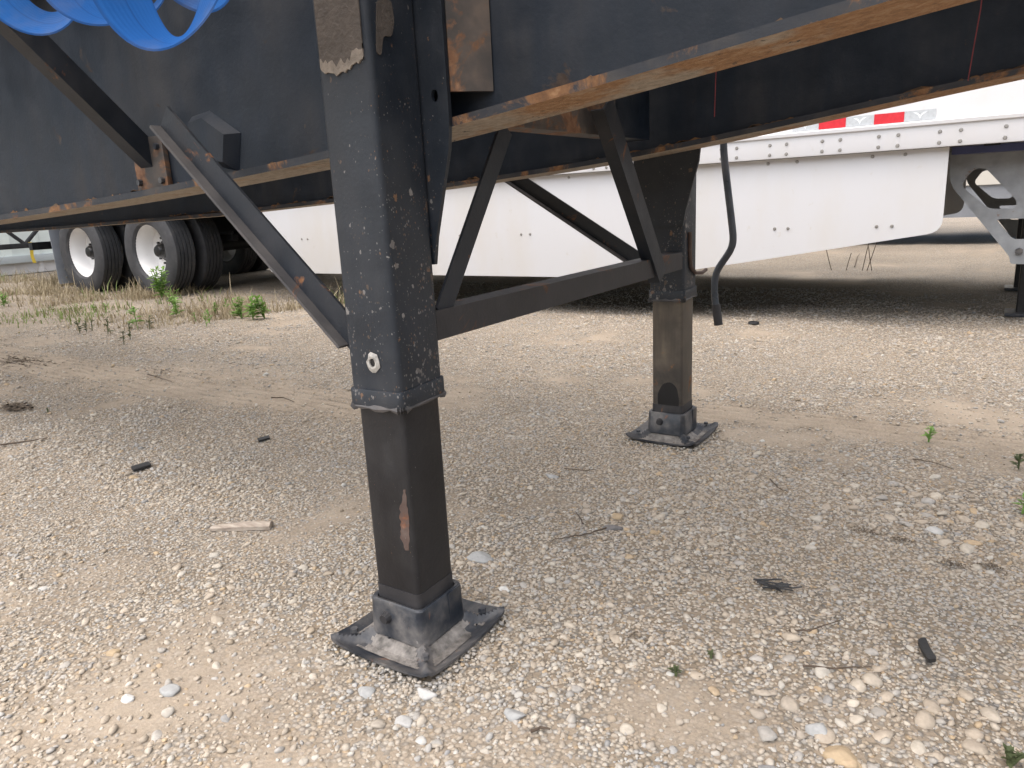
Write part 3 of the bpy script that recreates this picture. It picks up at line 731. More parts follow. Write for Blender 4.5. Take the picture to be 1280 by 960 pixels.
# side skirt with a rising front edge
BOLT2 = bolt_mesh(.010, .008, False); BOLT2.materials.append(M['rivet'])
for y, s in ((YT + .030, -1), (YF - .030, 1)):
    q = lambda x, yy: (lambda p: (p.x, p.z))(onY(x, yy, YT + .03))
    bl = q(338, 342)
    pts = [(bl[0], .953), (bl[0], .262), (q(790, 345)[0], .262), q(922, 329.5), q(1178, 290), (.612, .953)]
    pts[4] = (.612, pts[4][1])
    poly = round_poly(pts, [0, .06, .3, .3, .07, 0], 5)
    sk = finish('side_skirt', plate(B(), [poly], lambda u, v, k: Vector((u, y + k, v)), .010), M['skirt'], van)
    if s < 0:
        for x in (-4.3, -3.66, -3.14, -2.55, -2.0, -1.43, -.82, -.24, .30):
            for dx in (0, .075): place('skirt_bolt', BOLT2, (x + dx, y - .003, .562), sk, (math.pi / 2, 0, 0))
        for x in (-3.9, -3.4, -2.7, -2.2, -1.6, -.9, -.29, -.13, .257, .414): place('skirt_bolt', BOLT2, (x, y - .003, .931), sk, (math.pi / 2, 0, 0))
cmm = B(); box(cmm, -.004, .004, YT + .07, YF - .07, .955, 1.058); box(cmm, -.035, .035, YT + .07, YF - .07, .947, .956); cm0 = finish('floor_crossmember', cmm, M['dark'], van)
cm0.location.x += X0 + .3
for k in range(1, 42):
    c = cm0.copy(); COL.objects.link(c); c.location.x = cm0.location.x + k * .315
shade_strip = finish('blue_shade_strip', box(B(), .62, 3.4, YT + .10, YT + .20, .915, .953), M['blueshade'], van)  # added dark blue bar standing in for shade under the bottom rail
# wheels
def tyre_prof(R=.476, r=.285, wd=.262):
    h = wd / 2; o = []
    o += [(r, -h * .80), (r + .02, -h * .93), (r + .07, -h * 1.0), (R - .05, -h * .98), (R - .012, -h * .86), (R, -h * .80)]
    for g in (-.48, -.16, .16, .48):
        o += [(R, h * (g - .05)), (R - .013, h * (g - .04)), (R - .013, h * (g + .04)), (R, h * (g + .05))]
    o += [(R, h * .80), (R - .012, h * .86), (R - .05, h * .98), (r + .07, h), (r + .02, h * .93), (r, h * .80)]
    return o
bm = lathe_y(B(), tyre_prof(), 56); T_ME = finish('tyre', bm, M['tyre'], None, 28); TME = T_ME.data; bpy.data.objects.remove(T_ME)
rp = [(.300, -.112), (.300, -.102), (.284, -.094), (.272, -.06), (.262, .03), (.256, .085), (.235, .098), (.13, .075), (.115, .070), (.115, .078), (.235, .110), (.27, .10), (.286, .105), (.284, -.04), (.292, -.104)]
rp = [(.312, -.120), (.309, -.106), (.288, -.099), (.275, -.06), (.265, -.045), (.258, .04), (.250, .085), (.20, .098), (.118, .082), (.118, .092), (.20, .106), (.26, .086), (.280, .10), (.300, .112), (.303, .106), (.286, .09), (.287, -.095)]
o_ = finish('rim', lathe_y(B(), rp, 48), M['rim'], None, 40); RME = o_.data; bpy.data.objects.remove(o_)
hb = B(); lathe_y(hb, [(.118, .086), (.112, .07), (.085, .065), (.075, .0), (.055, -.03), (.0005, -.035)], 20, False)
for k in range(10):
    t = 2 * math.pi * k / 10; r = bmesh.ops.create_cone(hb, cap_ends=True, segments=6, radius1=.013, radius2=.012, depth=.035)
    for v in r['verts']: v.co = Vector((v.co.x, v.co.z, v.co.y)) + Vector((.142 * math.cos(t), .078, .142 * math.sin(t)))
o_ = finish('hub', hb, M['grease']); HME = o_.data; bpy.data.objects.remove(o_)
def wheel(x, y, z, s, parent, outer=True):
    wl = empty('wheel', (x, y, z)); set_parent(wl, parent)
    for nm, me in (('tyre', TME), ('rim', RME)) + ((('hub', HME),) if outer else ()):
        o = bpy.data.objects.new(nm, me); COL.objects.link(o); o.parent = wl
    if s < 0: wl.rotation_euler = (0, 0, math.pi)
    wl.rotation_euler.y += 0
    return wl
ax1 = onY(101, 318, YT + .04).x; ax2 = onY(186.5, 314, YT + .04).x
ZW = .462
for ax in (ax1, ax2):
    wheel(ax, YT + .155, ZW, 1, van); wheel(ax, YT + .50, ZW, -1, van, False)
    wheel(ax, YF - .155, ZW, -1, van); wheel(ax, YF - .50, ZW, 1, van, False)
    bm = B(); tube(bm, [(ax, YT + .3, ZW), (ax, YF - .3, ZW)], .062, 14); finish('axle', bm, M['dark'], van)
    for y in (YT + .80, YF - .80):
        bm = B(); lathe = bmesh.ops.create_cone(bm, cap_ends=True, segments=20, radius1=.11, radius2=.12, depth=.22)
        for v in lathe['verts']: v.co += Vector((ax - .28, y, ZW + .25))
        finish('air_spring', bm, M['rubber'], van)
        bm = B(); box(bm, ax - .36, ax + .45, y - .04, y + .04, ZW + .06, ZW + .135, .01); finish('trailing_arm', bm, M['dark'], van)
for y in (YT + .80, YF - .80): finish('slider_rail', box(B(), ax1 - .9, ax2 + 1.3, y - .06, y + .06, .80, .945, .008), M['dark'], van)
finish('slider_crossbeam', box(B(), ax2 + .85, ax2 + .95, YT + .75, YF - .75, .55, .80, .008), M['dark'], van)
finish('slider_crossbeam', box(B(), (ax1 + ax2) / 2 - .05, (ax1 + ax2) / 2 + .05, YT + .75, YF - .75, .6, .80, .008), M['dark'], van)
bm = B(); tube(bm, [(ax2 + .75, YT + .85, .62), (ax2 + .75, YF - .85, .62)], .13, 18); finish('air_tank', bm, M['dark'], van)
for y0, y1 in ((YT + .02, YT + .66), (YF - .66, YF - .02)):
    for xx, nm in ((ax1 - .62, 'mud_flap'),):
        bm = B(); n = 10
        pr = [(xx + .02 * math.sin(k / n * 2.2), .945 - k / n * (.945 - .085)) for k in range(n + 1)]
        for k in range(n):
            pass
        rows = [[bm.verts.new((x + dx, y, z)) for y, dx in ((y0, 0), (y1, 0), (y1, .008), (y0, .008))] for x, z in pr]
        for A, Q in zip(rows, rows[1:]):
            for i in range(4): bm.faces.new((A[i], A[(i + 1) % 4], Q[(i + 1) % 4], Q[i]))
        bm.faces.new(rows[0]); bm.faces.new(rows[-1])
        fl = finish(nm, bm, M['flap'], van)
        for z in (.16, .26): place('flap_bolt', BOLT2, (xx + .028, y0 + .1, z), fl, (0, math.pi / 2, 0), (1.2, 1.2, 1.2))
finish('bumper_beam', box(B(), X0 - .04, X0 + .06, YT + .3, YF - .3, .48, .58, .008), M['dark'], van)
for y in (YT + .7, YF - .7): finish('bumper_post', box(B(), X0 - .03, X0 + .05, y - .05, y + .05, .581, 1.04, .006), M['dark'], van)
# landing gear with pierced grey brackets
for yb, s in ((YT + .24, 1), (YF - .24, -1)):
    q = lambda x, yy: (lambda p: (p.x, p.z))(onY(x, yy, YT + .24))
    out = [q(1187, 188), q(1187, 230), q(1262, 321), q(1262, 330), (1.22, q(1275, 331)[1]), (1.22, q(1278, 186)[1])]
    h1 = round_poly([q(1201, 232), q(1217, 211), q(1232, 210), q(1272, 252), q(1268, 261), q(1236, 261)], .03, 4)
    h2 = round_poly([q(1245, 274), (1.13, q(1280, 273)[1]), (1.13, q(1280, 299)[1]), q(1266, 299)], .02, 3)
    br = finish('leg_bracket', plate(B(), [round_poly(out, [.01, .05, .02, .02, .02, .01], 3), h1, h2], lambda u, v, k: Vector((u, yb + s * k, v)), .010), M['alu'], van)
    bq = q(1268, 314); place('bracket_bolt', BOLT, (bq[0] + .02, yb - s * .006, bq[1]), br, (math.pi / 2, 0, 0), (1.5, 1.5, 1.2))
    for xx, zz in ((1.0, .78), (1.0, .70), (1.1, .9)): place('bracket_bolt', BOLT, (xx, yb - s * .006, zz), br, (math.pi / 2, 0, 0))
    yl = yb + s * .46; xl = 1.035
    lg = finish('landing_leg', sweep(B(), rsq(.062, .012), (xl, yl, .36), (xl, yl, .96), (1, 0, 0), (0, 1, 0)), M['dark'], van)
    finish('inner_tube', sweep(B(), rsq(.046, .008), (xl, yl, .02), (xl, yl, .37), (1, 0, 0), (0, 1, 0)), M['lower'], lg)
    bm = B(); box(bm, xl - .10, xl + .10, yl - .10, yl + .10, .002, .022, .006); finish('foot_pad', bm, M['foot'], lg)
bm = B(); tube(bm, [(1.035, YT + .7, .62), (1.035, YF - .7, .62)], .025, 10); finish('leg_cross_tube', bm, M['dark'], van)
bm = B(); box(bm, .95, 1.15, YT + .75, YF - .75, .80, .94, .008); finish('leg_cross_beam', bm, M['dark'], van)

# cream trailer parked beyond
far = empty('box_trailer', (0, 10.9, 0)); tag(far, 'cream box trailer parked in the row beyond the white trailer', 'trailer')
finish('side_wall', box(B(), -9, 9, 9.6, 9.64, .70, 4.0), M['cream'], far); finish('side_wall', box(B(), -9, 9, 12.16, 12.2, .9, 4.0), M['cream'], far)
finish('roof', box(B(), -9, 9, 9.6, 12.2, 4.001, 4.05), M['cream'], far); finish('cargo_floor', box(B(), -9, 9, 9.65, 12.15, .98, 1.1), M['dark'], far)
finish('side_skirt', box(B(), -5.5, 3.5, 9.62, 9.63, .33, .71), M['flap'], far)
for x in (-7.8, -6.5): wheel(x, 9.78, ZW, 1, far); wheel(x, 12.0, ZW, -1, far)
for y in (10.1, 11.7):
    lg = finish('landing_leg', sweep(B(), rsq(.06, .012), (5.2, y, .02), (5.2, y, .98), (1, 0, 0), (0, 1, 0)), M['dark'], far); finish('foot_pad', box(B(), 5.1, 5.3, y - .1, y + .1, .001, .02, .004), M['dark'], lg)

# ------------------------------------------------------------------ pale metal building at the end of the yard
bld = empty('metal_building', (-13, 6, 0)); tag(bld, 'pale ribbed sheet metal building standing behind the trailer wheels', 'building')
XB = -12.9
finish('wall_core', box(B(), XB - .3, XB - .03, -6, 18, 0, 4.6), M['wall'], bld)
def wall_panel(z0, z1, mt):
    bm = B(); wd = .75; prof = [(0, 0), (.03, .022), (.07, .022), (.10, 0), (.36, 0), (.375, .008), (.385, .008), (.40, 0), (.748, 0), (.748, -.02), (0, -.02)]
    sweep(bm, [(b_, a_) for a_, b_ in prof], (XB, 0, z0), (XB, 0, z1), (1, 0, 0), (0, 1, 0)); o = finish('wall_panel', bm, M[mt]); me = o.data; bpy.data.objects.remove(o); return me
lo, hi = wall_panel(.02, .20, 'white'), wall_panel(.32, 4.6, 'wall')
for k in range(32):
    for me in (lo, hi): place('wall_panel', me, (0, -6 + k * .75, 0), bld)
finish('base_trim', box(B(), XB - .02, XB + .05, -6, 18, .20, .32, .004), M['walltrim'], bld)
finish('roof', box(B(), XB - 8, XB + .3, -6.2, 18.2, 4.6, 4.75), M['walltrim'], bld)
# black truss rack before the wall
rk = empty('truss_rack', (-12.0, 4.3, 0)); tag(rk, 'black steel truss rack with V bars standing before the pale wall', 'rack')
XR = -12.1
for z0, z1 in ((.455, .535), (1.10, 1.17)): finish('rail_bar', box(B(), XR - .04, XR + .04, 1.6, 5.55, z0, z1, .006), M['dark'], rk)
for y in (1.7, 5.45): finish('post', box(B(), XR - .045, XR + .045, y - .045, y + .045, 0, 1.25, .006), M['dark'], rk)
for k in range(6):
    y0 = 1.75 + k * .62; ya, yb = (y0, y0 + .58) if k % 2 == 0 else (y0 + .58, y0)
    ya, yb = (5.36 - k * .62, 4.78 - k * .62) if k % 2 == 0 else (4.78 - k * .62, 5.36 - k * .62)
    finish('diagonal_bar', sweep(B(), rsq(.032, .004, 2), (XR, ya, 1.10), (XR, yb, .535), (1, 0, 0), (0, 1, 0)), M['dark'], rk)
yp = onX(39, 310, XR + .05)
bm = B(); n = 8; rows = []
for k in range(n + 1):
    z = .545 - k / n * .33; rows.append([bm.verts.new((XR + .046 + .004 * math.sin(k), yp.y - .025 + .008 * math.sin(k * .9), z)), bm.verts.new((XR + .046 + .004 * math.sin(k), yp.y + .025 + .008 * math.sin(k * .9), z)),
        bm.verts.new((XR + .05 + .004 * math.sin(k), yp.y + .025 + .008 * math.sin(k * .9), z)), bm.verts.new((XR + .05 + .004 * math.sin(k), yp.y - .025 + .008 * math.sin(k * .9), z))])
for A, Q in zip(rows, rows[1:]):
    for i in range(4): bm.faces.new((A[i], A[(i + 1) % 4], Q[(i + 1) % 4], Q[i]))
tag(finish('yellow_strap', bm, M['yellow']), 'short yellow strap dangling from the black truss rack', 'strap')

# ------------------------------------------------------------------ gravel
def scatter(n, x0, x1, y0, y1, d0, p):
    x = rng.uniform(x0, x1, n); y = rng.uniform(y0, y1, n); d = np.hypot(x - .6, y + .5)
    keep = rng.random(n) < np.minimum(1, (d0 / d) ** p); keep &= rng.random(n) > bare(x, y)
    return x[keep], y[keep], d[keep]
gx, gy, gd = scatter(860000, -5.5, 2.4, -1.25, 5.2, 1.7, 1.5)
gr = np.exp(rng.normal(math.log(.0030), .42, len(gx))); gr = np.clip(gr, .0016, .0100) * (1 + .12 * np.clip(gd - 2, 0, 3))
cl = vnoise(gx, gy, 3.1, 21); gr *= .80 + .45 * cl
ok = ~(((np.abs(gx) < .104) & (np.abs(gy) < .104)) | ((np.abs(gx) < .104) & (np.abs(gy - W) < .104)))
gx, gy, gr = gx[ok], gy[ok], gr[ok]; lift = np.zeros(len(gx))
for yc_ in (0.0, W):                                             # gravel pushed up around the loaded foot pads
    th_ = rng.uniform(0, 2 * math.pi, 900); q_ = .112 + np.abs(rng.normal(0, .014, 900)); k_ = np.maximum(np.abs(np.cos(th_)), np.abs(np.sin(th_)))
    gx = np.append(gx, q_ * np.cos(th_) / k_); gy = np.append(gy, yc_ + q_ * np.sin(th_) / k_); gr = np.append(gr, rng.uniform(.002, .0055, 900)); lift = np.append(lift, np.clip(.011 - np.abs(q_ - .124) * .5, 0, 1) * rng.random(900))
pm = bpy.data.meshes.new('gravel'); pm.vertices.add(len(gx)); pm.vertices.foreach_set('co', np.stack([gx, gy, height(gx, gy) + lift + gr * rng.uniform(-.10, .34, len(gx))], -1).astype(np.float32).ravel())
at = pm.attributes.new('scl', 'FLOAT', 'POINT'); at.data.foreach_set('value', gr.astype(np.float32))
at = pm.attributes.new('rot', 'FLOAT_VECTOR', 'POINT'); at.data.foreach_set('vector', np.stack([rng.normal(0, .22, len(gx)), rng.normal(0, .22, len(gx)), rng.uniform(0, 6.283, len(gx))], -1).astype(np.float32).ravel())
gravel = bpy.data.objects.new('gravel', pm); COL.objects.link(gravel); tag(gravel, 'loose tan and grey gravel strewn over the yard', 'gravel', kind='stuff')
pc = bpy.data.collections.new('gravel_shapes')
for i in range(8):
    o = bpy.data.objects.new('pebble', stone_mesh(100 + i, random.uniform(.42, .68), i % 2 == 0, 2 if i < 3 else 1)); pc.objects.link(o)
ng = bpy.data.node_groups.new('gravel_scatter', 'GeometryNodeTree')
ng.interface.new_socket('Geometry', in_out='INPUT', socket_type='NodeSocketGeometry'); ng.interface.new_socket('Geometry', in_out='OUTPUT', socket_type='NodeSocketGeometry')
gi, go = ng.nodes.new('NodeGroupInput'), ng.nodes.new('NodeGroupOutput')
ip = ng.nodes.new('GeometryNodeInstanceOnPoints'); ci = ng.nodes.new('GeometryNodeCollectionInfo'); ci.inputs['Collection'].default_value = pc
ci.inputs['Separate Children'].default_value = True; ci.inputs['Reset Children'].default_value = True
na = ng.nodes.new('GeometryNodeInputNamedAttribute'); na.data_type = 'FLOAT'; na.inputs['Name'].default_value = 'scl'
nb = ng.nodes.new('GeometryNodeInputNamedAttribute'); nb.data_type = 'FLOAT_VECTOR'; nb.inputs['Name'].default_value = 'rot'
er = ng.nodes.new('FunctionNodeEulerToRotation')
ip.inputs['Pick Instance'].default_value = True
L = ng.links.new
L(gi.outputs[0], ip.inputs['Points']); L(ci.outputs[0], ip.inputs['Instance']); L(nb.outputs[0], er.inputs[0]); L(er.outputs[0], ip.inputs['Rotation']); L(na.outputs[0], ip.inputs['Scale']); L(ip.outputs[0], go.inputs[0])
md = gravel.modifiers.new('gravel_scatter', 'NODES'); md.node_group = ng

# larger stones lying in the gravel: pieces of the ground
spots = []
for cpx, sp, n, r0, r1 in (((1180, 640), .13, 56, .012, .020), ((1250, 650), .11, 30, .012, .020), ((1060, 910), .13, 44, .010, .022), ((1180, 930), .10, 22, .010, .022), ((610, 640), .16, 22, .009, .016), ((820, 660), .2, 24, .009, .017), ((330, 730), .18, 14, .009, .016), ((760, 860), .2, 18, .009, .015)):
    c = onZ(*cpx)
    for _ in range(n): spots.append((random.gauss(c.x, sp), random.gauss(c.y, sp * .8), random.uniform(r0, r1)))
for _ in range(90):
    p = onZ(random.uniform(0, 1280), random.uniform(560, 955)); spots.append((p.x, p.y, random.uniform(.008, .015)))
placed = []
for x, y, r in spots:
    if max(abs(x), abs(y)) < .135 or max(abs(x), abs(y - W)) < .135 or any((x - a) ** 2 + (y - b) ** 2 < (r + c) ** 2 * .9 for a, b, c in placed): continue
    r *= .9; placed.append((x, y, r))
    place('stone', random.choice(SM), (x, y, gz(x, y) + r * random.uniform(-.08, .14)), ground, (random.gauss(0, .2), random.gauss(0, .2), random.uniform(0, 6.28)), (r, r, r))
# stones that stand out
M['st_grey'] = fixed_stone('blue_grey_stone', (.33, .33, .32)); M['st_white'] = fixed_stone('white_stone', (.58, .57, .54)); M['st_tan'] = fixed_stone('ochre_stone', (.38, .29, .185)); M['st_pale'] = fixed_stone('pale_stone', (.43, .42, .40)); M['st_dark'] = fixed_stone('dark_grey_stone', (.16, .15, .145))
for (px_, py_), r, fl, mt, lb in (((600, 699), .026, .38, 'st_grey', 'large flat grey stone lying behind the chipped leg foot pad'), ((631, 738), .0105, .5, 'st_white', 'round white pebble just behind the chipped leg foot pad corner'),
        ((457, 866), .0165, .6, 'st_grey', 'blue-grey oval stone in front of the chipped leg foot pad'), ((534, 869), .0165, .6, 'st_pale', 'pale rounded stone in front of the chipped leg foot pad tip'),
        ((505, 903), .017, .5, 'st_pale', 'flat mottled stone lying a hand from the pale rounded stone'), ((213, 868), .0165, .6, 'st_grey', 'angular grey stone among pale gravel, biggest of a small cluster'),
        ((160, 877), .012, .6, 'st_white', 'white angular stone beside the angular grey stone cluster'), ((142, 820), .012, .55, 'st_tan', 'ochre stone on bare dirt away from the foot pad'),
        ((765, 661), .017, .5, 'st_dark', 'dark flat stone at the end of a bent twig'), ((772, 646), .018, .5, 'st_tan', 'tan rounded stone just behind the dark flat stone'), ((818, 664), .011, .7, 'st_tan', 'small blocky yellow stone near the dark flat stone'),
        ((643, 898), .017, .5, 'st_grey', 'grey flat stone beside a red chip in pale gravel'), ((1052, 948), .022, .5, 'st_tan', 'large tan stone among broken grey stones'), ((1020, 916), .018, .6, 'st_grey', 'split blue-grey stone among broken stones'),
        ((1168, 665), .019, .5, 'st_pale', 'pale oval stone at the edge of the river stone patch'), ((690, 600), .016, .45, 'st_grey', 'flat grey stone between the two landing legs'), ((168, 597), .018, .4, 'st_tan', 'flat ochre stone beside a black rubber strip')):
    p = onZ(px_, py_); me = stone_mesh(hash(lb) % 1 + int(px_ * 7 + py_), fl, True, 3); me.materials.clear(); me.materials.append(M[mt])
    tag(place('stone', me, (p.x, p.y, gz(p.x, p.y) + r * fl * .12), None, (0, 0, random.uniform(-.3, .3)), (r, r, r)), lb, 'stone')

# ------------------------------------------------------------------ debris
def arr(p, z=0.0): return Vector((p.x, p.y, gz(p.x, p.y) + z))
a_, b_ = onZ(264, 664), onZ(340, 661); d = (b_ - a_).normalized(); n_ = Vector((-d.y, d.x, 0))
bm = B(); prof = [(-.014, 0), (.013, 0), (.016, .006), (.012, .013), (-.004, .015), (-.015, .010)]; rings = []
for k in range(9):
    t = k / 8; c = arr(a_.lerp(b_, t), .002); kk = .55 + .5 * min(1, t * 2.2); rings.append([bm.verts.new(c + n_ * (u * kk + random.uniform(-.0012, .0012)) + Vector((0, 0, v * kk + random.uniform(-.001, .001)))) for u, v in prof])
for A, Q in zip(rings, rings[1:]):
    for i in range(6): bm.faces.new((A[i], A[(i + 1) % 6], Q[(i + 1) % 6], Q[i]))
bm.faces.new(rings[0]); bm.faces.new(rings[-1]); tag(finish('wood_splinter', bm, M['wood'], None, 25), 'weathered grey splinter of wood lying on the gravel', 'wood')
def slab(pts, th, mat, name, lb, cat, curl=.0):
    P = [onZ(x, y) for x, y in pts]; c = sum(P, Vector()) / len(P); poly = round_poly([(p.x - c.x, p.y - c.y) for p in P], .006, 3); L_ = max(math.hypot(u, v) for u, v in poly)
    bm = plate(B(), [poly], lambda u, v, k: Vector((c.x + u, c.y + v, gz(c.x, c.y) + .005 + k + curl * (math.hypot(u, v) / L_) ** 2)), th); return tag(finish(name, bm, mat), lb, cat)
slab([(1146, 806), (1156, 804), (1163, 816), (1171, 830), (1160, 834), (1154, 820)], .007, M['rubber'], 'rubber_scrap', 'curved black rubber scrap on stony gravel by the broken stones', 'rubber', .006)
slab([(164, 588), (186, 581), (190, 585), (168, 592)], .008, M['rubber'], 'rubber_scrap', 'short straight black rubber strip beside a flat ochre stone', 'rubber')
slab([(322, 552), (337, 548), (338, 551), (324, 555)], .006, M['rubber'], 'rubber_scrap', 'tiny black rubber strip on grey gravel behind the splinter', 'rubber')
bm = B(); c = onZ(942, 407); lathe_y(bm, [(.010, 0), (.030, 0), (.033, .006), (.030, .014), (.022, .016), (.010, .012)], 20)
for v in bm.verts: v.co = Vector((c.x + v.co.x, c.y + v.co.z, gz(c.x, c.y) + .002 + v.co.y))
tag(finish('rubber_ring', bm, M['rubber']), 'black rubber ring on bright gravel below the crank handle', 'rubber')
# black mesh scrap of crossed strands
bm = B(); c = onZ(965, 732)
for k in range(11):
    t = random.uniform(-.04, .04); u = random.uniform(-.012, .012); an = random.gauss(0.15, .5)
    P = [Vector((c.x + t + math.cos(an) * s_ * .03, c.y + u + math.sin(an) * s_ * .025, gz(c.x, c.y) + .008 + random.uniform(0, .004))) for s_ in (-1, -.3, .4, 1)]
    tube(bm, P, .0017, 5)
tag(finish('mesh_scrap', bm, M['rubber']), 'tangled black mesh scrap lying flat on the gravel', 'scrap')
def twig(pts, r, lb, grp=None):
    P = [arr(onZ(x, y), r + .004) for x, y in pts]; Q = []
    for A, C_ in zip(P, P[1:]):
        for k in range(4): Q.append(A.lerp(C_, k / 4) + Vector((random.gauss(0, .0012), random.gauss(0, .0012), random.uniform(0, .002))))
    Q.append(P[-1]); n = len(Q)
    bm = B(); tube(bm, Q, r, 6, True, [r * (1 - .6 * i / n) for i in range(n)]); tag(finish('twig', bm, M['twig']), lb, 'twig', grp)
twig([(758, 663), (738, 671), (712, 677), (690, 682)], .0022, 'long bent twig beside the dark flat stone')
twig([(729, 658), (724, 650), (719, 644)], .002, 'short dark twig crossing near the dark flat stone')
twig([(0, 557), (30, 554), (60, 550)], .004, 'straight brown stick on the dirt by the clump of dead grass')
twig([(986, 790), (1010, 792), (1050, 778)], .002, 'curved brown twig on stony gravel before the mesh scrap')
twig([(1004, 838), (1040, 841), (1090, 836)], .0018, 'thin brown twig among the broken stones')
twig([(962, 604), (972, 614), (985, 620)], .002, 'small crooked twig on gravel behind the mesh scrap')
twig([(1140, 580), (1160, 582), (1192, 592)], .002, 'thin twig lying across the tyre track ridges')
twig([(664, 923), (676, 918), (688, 919)], .003, 'short curved black twig in the pale foreground gravel')
twig([(185, 470), (200, 473), (215, 479)], .003, 'short twig on the smooth tyre track')
twig([(340, 503), (355, 501), (368, 504)], .003, 'small dark twig on gravel beside the leg')
twig([(1068, 335), (1072, 322), (1075, 318)], .004, 'dead twig lying behind the white trailer skirt')
twig([(706, 592), (730, 594), (745, 592)], .0018, 'straight thin twig between the landing legs')

# leaf litter and dark soil crumbs
V, Fq = [], []
def bits(cpx, sx, sy, n, r):
    c = onZ(*cpx)
    for _ in range(n):
        x = random.gauss(c.x, sx); y = random.gauss(c.y, sy); s = r * random.uniform(.4, 1.2); an = random.uniform(0, 6.28); ti = random.gauss(0, .5)
        z = gz(x, y) + .006 + random.uniform(0, .006); k = len(V)
        e1 = np.array([math.cos(an), math.sin(an), .3 * math.sin(ti)]) * s; e2 = np.array([-math.sin(an), math.cos(an), math.sin(ti)]) * s * .45; p = np.array([x, y, z])
        V.extend([p - e1, p + e2, p + e1, p - e2]); Fq.append((k, k + 1, k + 2, k + 3))
for a in (((25, 452), .16, .05, 320, .012), ((20, 510), .05, .03, 220, .012), ((1190, 706), .016, .007, 90, .004), ((1240, 708), .012, .007, 60, .004), ((1085, 668), .016, .008, 80, .004), ((1125, 678), .014, .006, 60, .004), ((200, 465), .1, .04, 60, .008),
          ((793, 800), .008, .006, 22, .004), ((1000, 380), .25, .12, 150, .012), ((700, 760), .4, .3, 110, .0035), ((1100, 560), .3, .2, 130, .005), ((300, 600), .4, .3, 120, .004), ((850, 590), .3, .2, 140, .005), ((1150, 750), .25, .2, 160, .004)): bits(*a)
lm = np_mesh('leaf_litter', np.array(V), np.array(Fq), False); lm.materials.append(M['litter']); lo_ = bpy.data.objects.new('leaf_litter', lm); COL.objects.link(lo_); tag(lo_, 'dark crumbs of leaf litter scattered over the gravel', 'litter', kind='stuff')

# dry grass strip in front of the box trailer wheels
def in_grass(x, y):
    front = np.interp(x, [-13, -5.4, -4.25, -3.9, -4.1, -3.7, -3.2], [1.2, 1.55, 1.62, 2.1, 2.9, 3.35, 3.7])
    front = np.where(x > -4.1, 3.0 + (x + 4.1) * 1.1, np.interp(x, [-13, -5.4, -4.6, -4.1], [1.2, 1.6, 1.8, 2.75]))
    return (y > front) & (y < 3.72 + .2 * np.sin(x * 1.7)) & (x < -3.5)
n = 110000; x = rng.uniform(-12.5, -3.5, n); y = rng.uniform(1.2, 4.4, n)
k_ = in_grass(x, y) | ((y > 3.3) & (y < 4.6) & (x < -9.3)); dn = vnoise(x, y, 1.7, 31) * .6 + vnoise(x, y, 5, 32) * .4
k_ &= rng.random(n) < np.clip((dn - .38) * 3.2, .02, 1) * np.clip(.30 + (y - 2.3) * .6, .12, 1)
x, y = x[k_], y[k_]; n = len(x); hgt = rng.gamma(2.2, .026, n) * (.55 + .6 * np.clip((y - 2.3) / 1.3, 0, 1.3)); an = rng.uniform(0, 6.28, n); wd = rng.uniform(.003, .006, n); ln = rng.uniform(.15, .9, n) * hgt
z = height(x, y); e = np.stack([-np.sin(an), np.cos(an), 0 * an], -1) * wd[:, None]; dr = np.stack([np.cos(an), np.sin(an), 0 * an], -1)
p = np.stack([x, y, z - .004], -1); up = np.array([0, 0, 1.0])
m1 = p + dr * (ln * .35)[:, None] + up * (hgt * .6)[:, None]; t1 = p + dr * ln[:, None] + up * hgt[:, None]
vv = np.stack([p - e, p + e, m1 + e * .7, m1 - e * .7, t1 + e * .15, t1 - e * .15], 1).reshape(-1, 3); b6 = np.arange(n)[:, None] * 6
q4 = np.concatenate([b6 + np.array([0, 1, 2, 3]), b6 + np.array([3, 2, 4, 5])], 0)
gme = np_mesh('dry_grass', vv, q4); gme.materials.append(M['drygrass']); gme.materials.append(M['greengrass'])
grn = (vnoise(x, y, 1.1, 41) > .62) & (rng.random(n) < .55); gme.polygons.foreach_set('material_index', np.concatenate([grn, grn]).astype(np.int32))
go_ = bpy.data.objects.new('dry_grass', gme); COL.objects.link(go_); tag(go_, 'strip of short dry straw-coloured grass before the trailer wheels', 'grass', kind='stuff')

# weeds
def weed(px_, h, nl, lb, mat='weed', grp=None, spread=1.0, ll=.5):
    p = onZ(*px_); z = gz(p.x, p.y); e_ = empty('weed', (p.x, p.y, z)); tag(e_, lb, 'weed', grp)
    bs, bl_ = B(), B(); ns = max(1, nl // 12)
    for s in range(ns):
        a = random.uniform(0, 6.28); ln_ = random.uniform(.05, .5) * spread if ns > 1 else .1; hh = h * random.uniform(.7, 1.0)
        top = Vector((math.cos(a) * ln_ * hh, math.sin(a) * ln_ * hh, hh)); tube(bs, [Vector((0, 0, -.004)), top * .5 + Vector((0, 0, .03 * h)), top], .0028, 5)
        for k in range(nl // ns):
            t = random.uniform(.12, 1.0); b0 = top * t; an = random.uniform(0, 6.28); L_ = h * ll * random.uniform(.45, 1.0) * (1.15 - .5 * t); el = random.uniform(.1, 1.0)
            d = Vector((math.cos(an) * math.cos(el), math.sin(an) * math.cos(el), math.sin(el))); sd_ = Vector((-math.sin(an), math.cos(an), 0)) * L_ * random.uniform(.14, .24)
            v0 = bl_.verts.new(b0); v1 = bl_.verts.new(b0 + d * L_ * .45 + sd_); v2 = bl_.verts.new(b0 + d * L_ * .45 - sd_); v3 = bl_.verts.new(b0 + d * L_ - Vector((0, 0, L_ * .25)))
            bl_.faces.new((v0, v1, v3, v2))
    for nm, bm in (('stem', bs), ('foliage', bl_)):
        o = finish(nm, bm, M[mat]); o.parent = e_
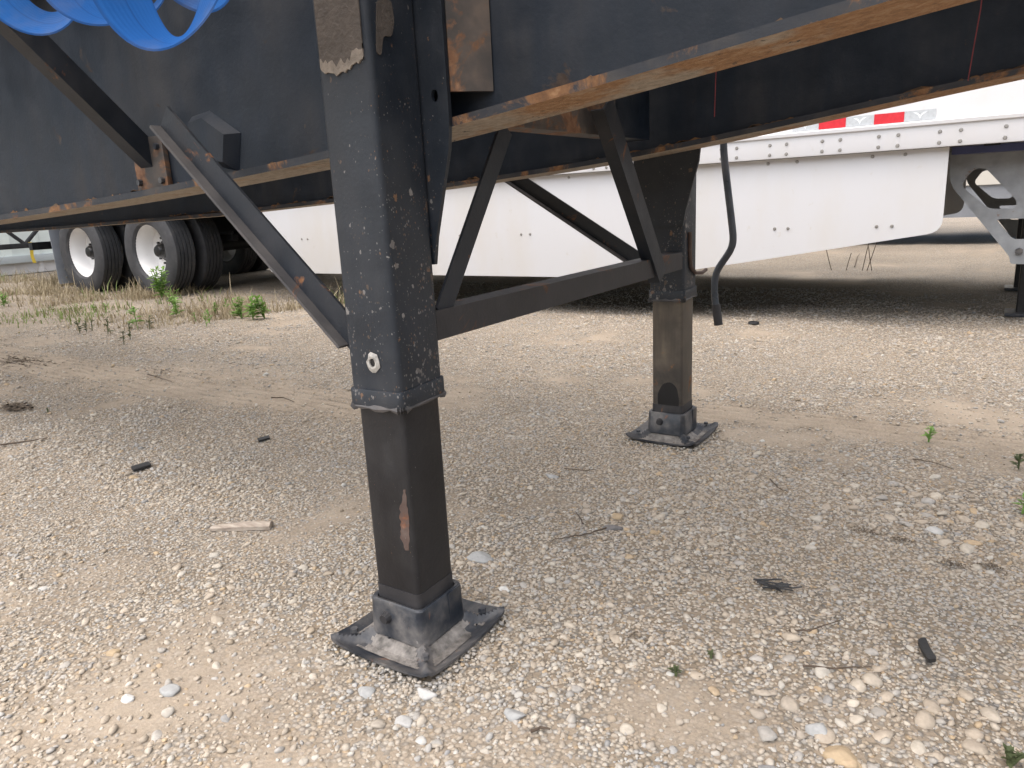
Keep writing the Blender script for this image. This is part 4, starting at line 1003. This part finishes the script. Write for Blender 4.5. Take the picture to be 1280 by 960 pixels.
weed((203, 374), .36, 120, 'tall bright green weed growing in front of the trailer wheel', spread=.8, ll=.36)
weed((218, 382), .18, 50, 'low leafy green weed at the foot of the tall bright weed', spread=1.2)
weed((302, 398), .20, 50, 'leafy green weed left of a clump on the grass edge'); weed((316, 400), .22, 50, 'broad green weed clump on the grass edge under the brace', spread=1.3); weed((331, 398), .20, 50, 'green weed beside the broad clump near the brace')
weed((268, 394), .11, 36, 'low round green weed on bare dirt', spread=1.3); weed((222, 396), .19, 40, 'upright green weed with narrow leaves in straw'); weed((172, 410), .20, 22, 'thin upright weed at the front edge of the dry grass')
weed((5, 384), .16, 40, 'green weed clump beside the strip of straw', spread=1.2); weed((560, 376), .16, 18, 'green weed in the dark shade under the white trailer', spread=1.2)
for q in ((187, 411), (258, 408), (262, 404), (245, 402), (115, 412), (135, 418), (108, 414), (163, 424), (155, 430), (118, 391), (133, 390), (283, 390), (100, 416)):
    weed(q, random.uniform(.08, .14), 14, 'small sparse weed sprouting along the straw edge', 'weed' if q[1] < 410 else 'dullweed', 'small weeds along the straw edge')
weed((1160, 557), .055, 16, 'small green weed growing on the tyre track ridges', 'weed', ll=.7); weed((1272, 590), .05, 18, 'small dull weed at the end of the tyre track ridges', 'dullweed', ll=.7)
weed((845, 848), .022, 14, 'crushed green sprig on pale gravel', 'dullweed', ll=.9); weed((889, 824), .018, 10, 'tiny crushed green sprig behind a larger sprig', 'dullweed', ll=.9); weed((1262, 952), .03, 40, 'low dark green plant at the edge of the broken stones', 'dullweed', spread=1.5, ll=.7)
weed((1278, 640), .05, 20, 'green weed beside the river stones', 'weed', ll=.7)
weed((60, 515), .03, 10, 'dry brown sprig beside the clump of dead grass', 'dullweed')
# dead stalks behind the skirt
st = empty('dead_stalks', arr(onZ(1075, 338))); tag(st, 'bare dead weed stalks standing behind the trailer skirt', 'weed')
for dx, h, lean in ((-.25, .22, -.3), (-.12, .16, .2), (.02, .30, .15), (.06, .34, .25), (.1, .22, -.2)):
    bm = B(); tube(bm, [(dx, 0, 0), (dx + lean * h * .5, 0, h * .5), (dx + lean * h, .02, h)], .0035, 5); o = finish('stalk', bm, M['twig']); o.parent = st
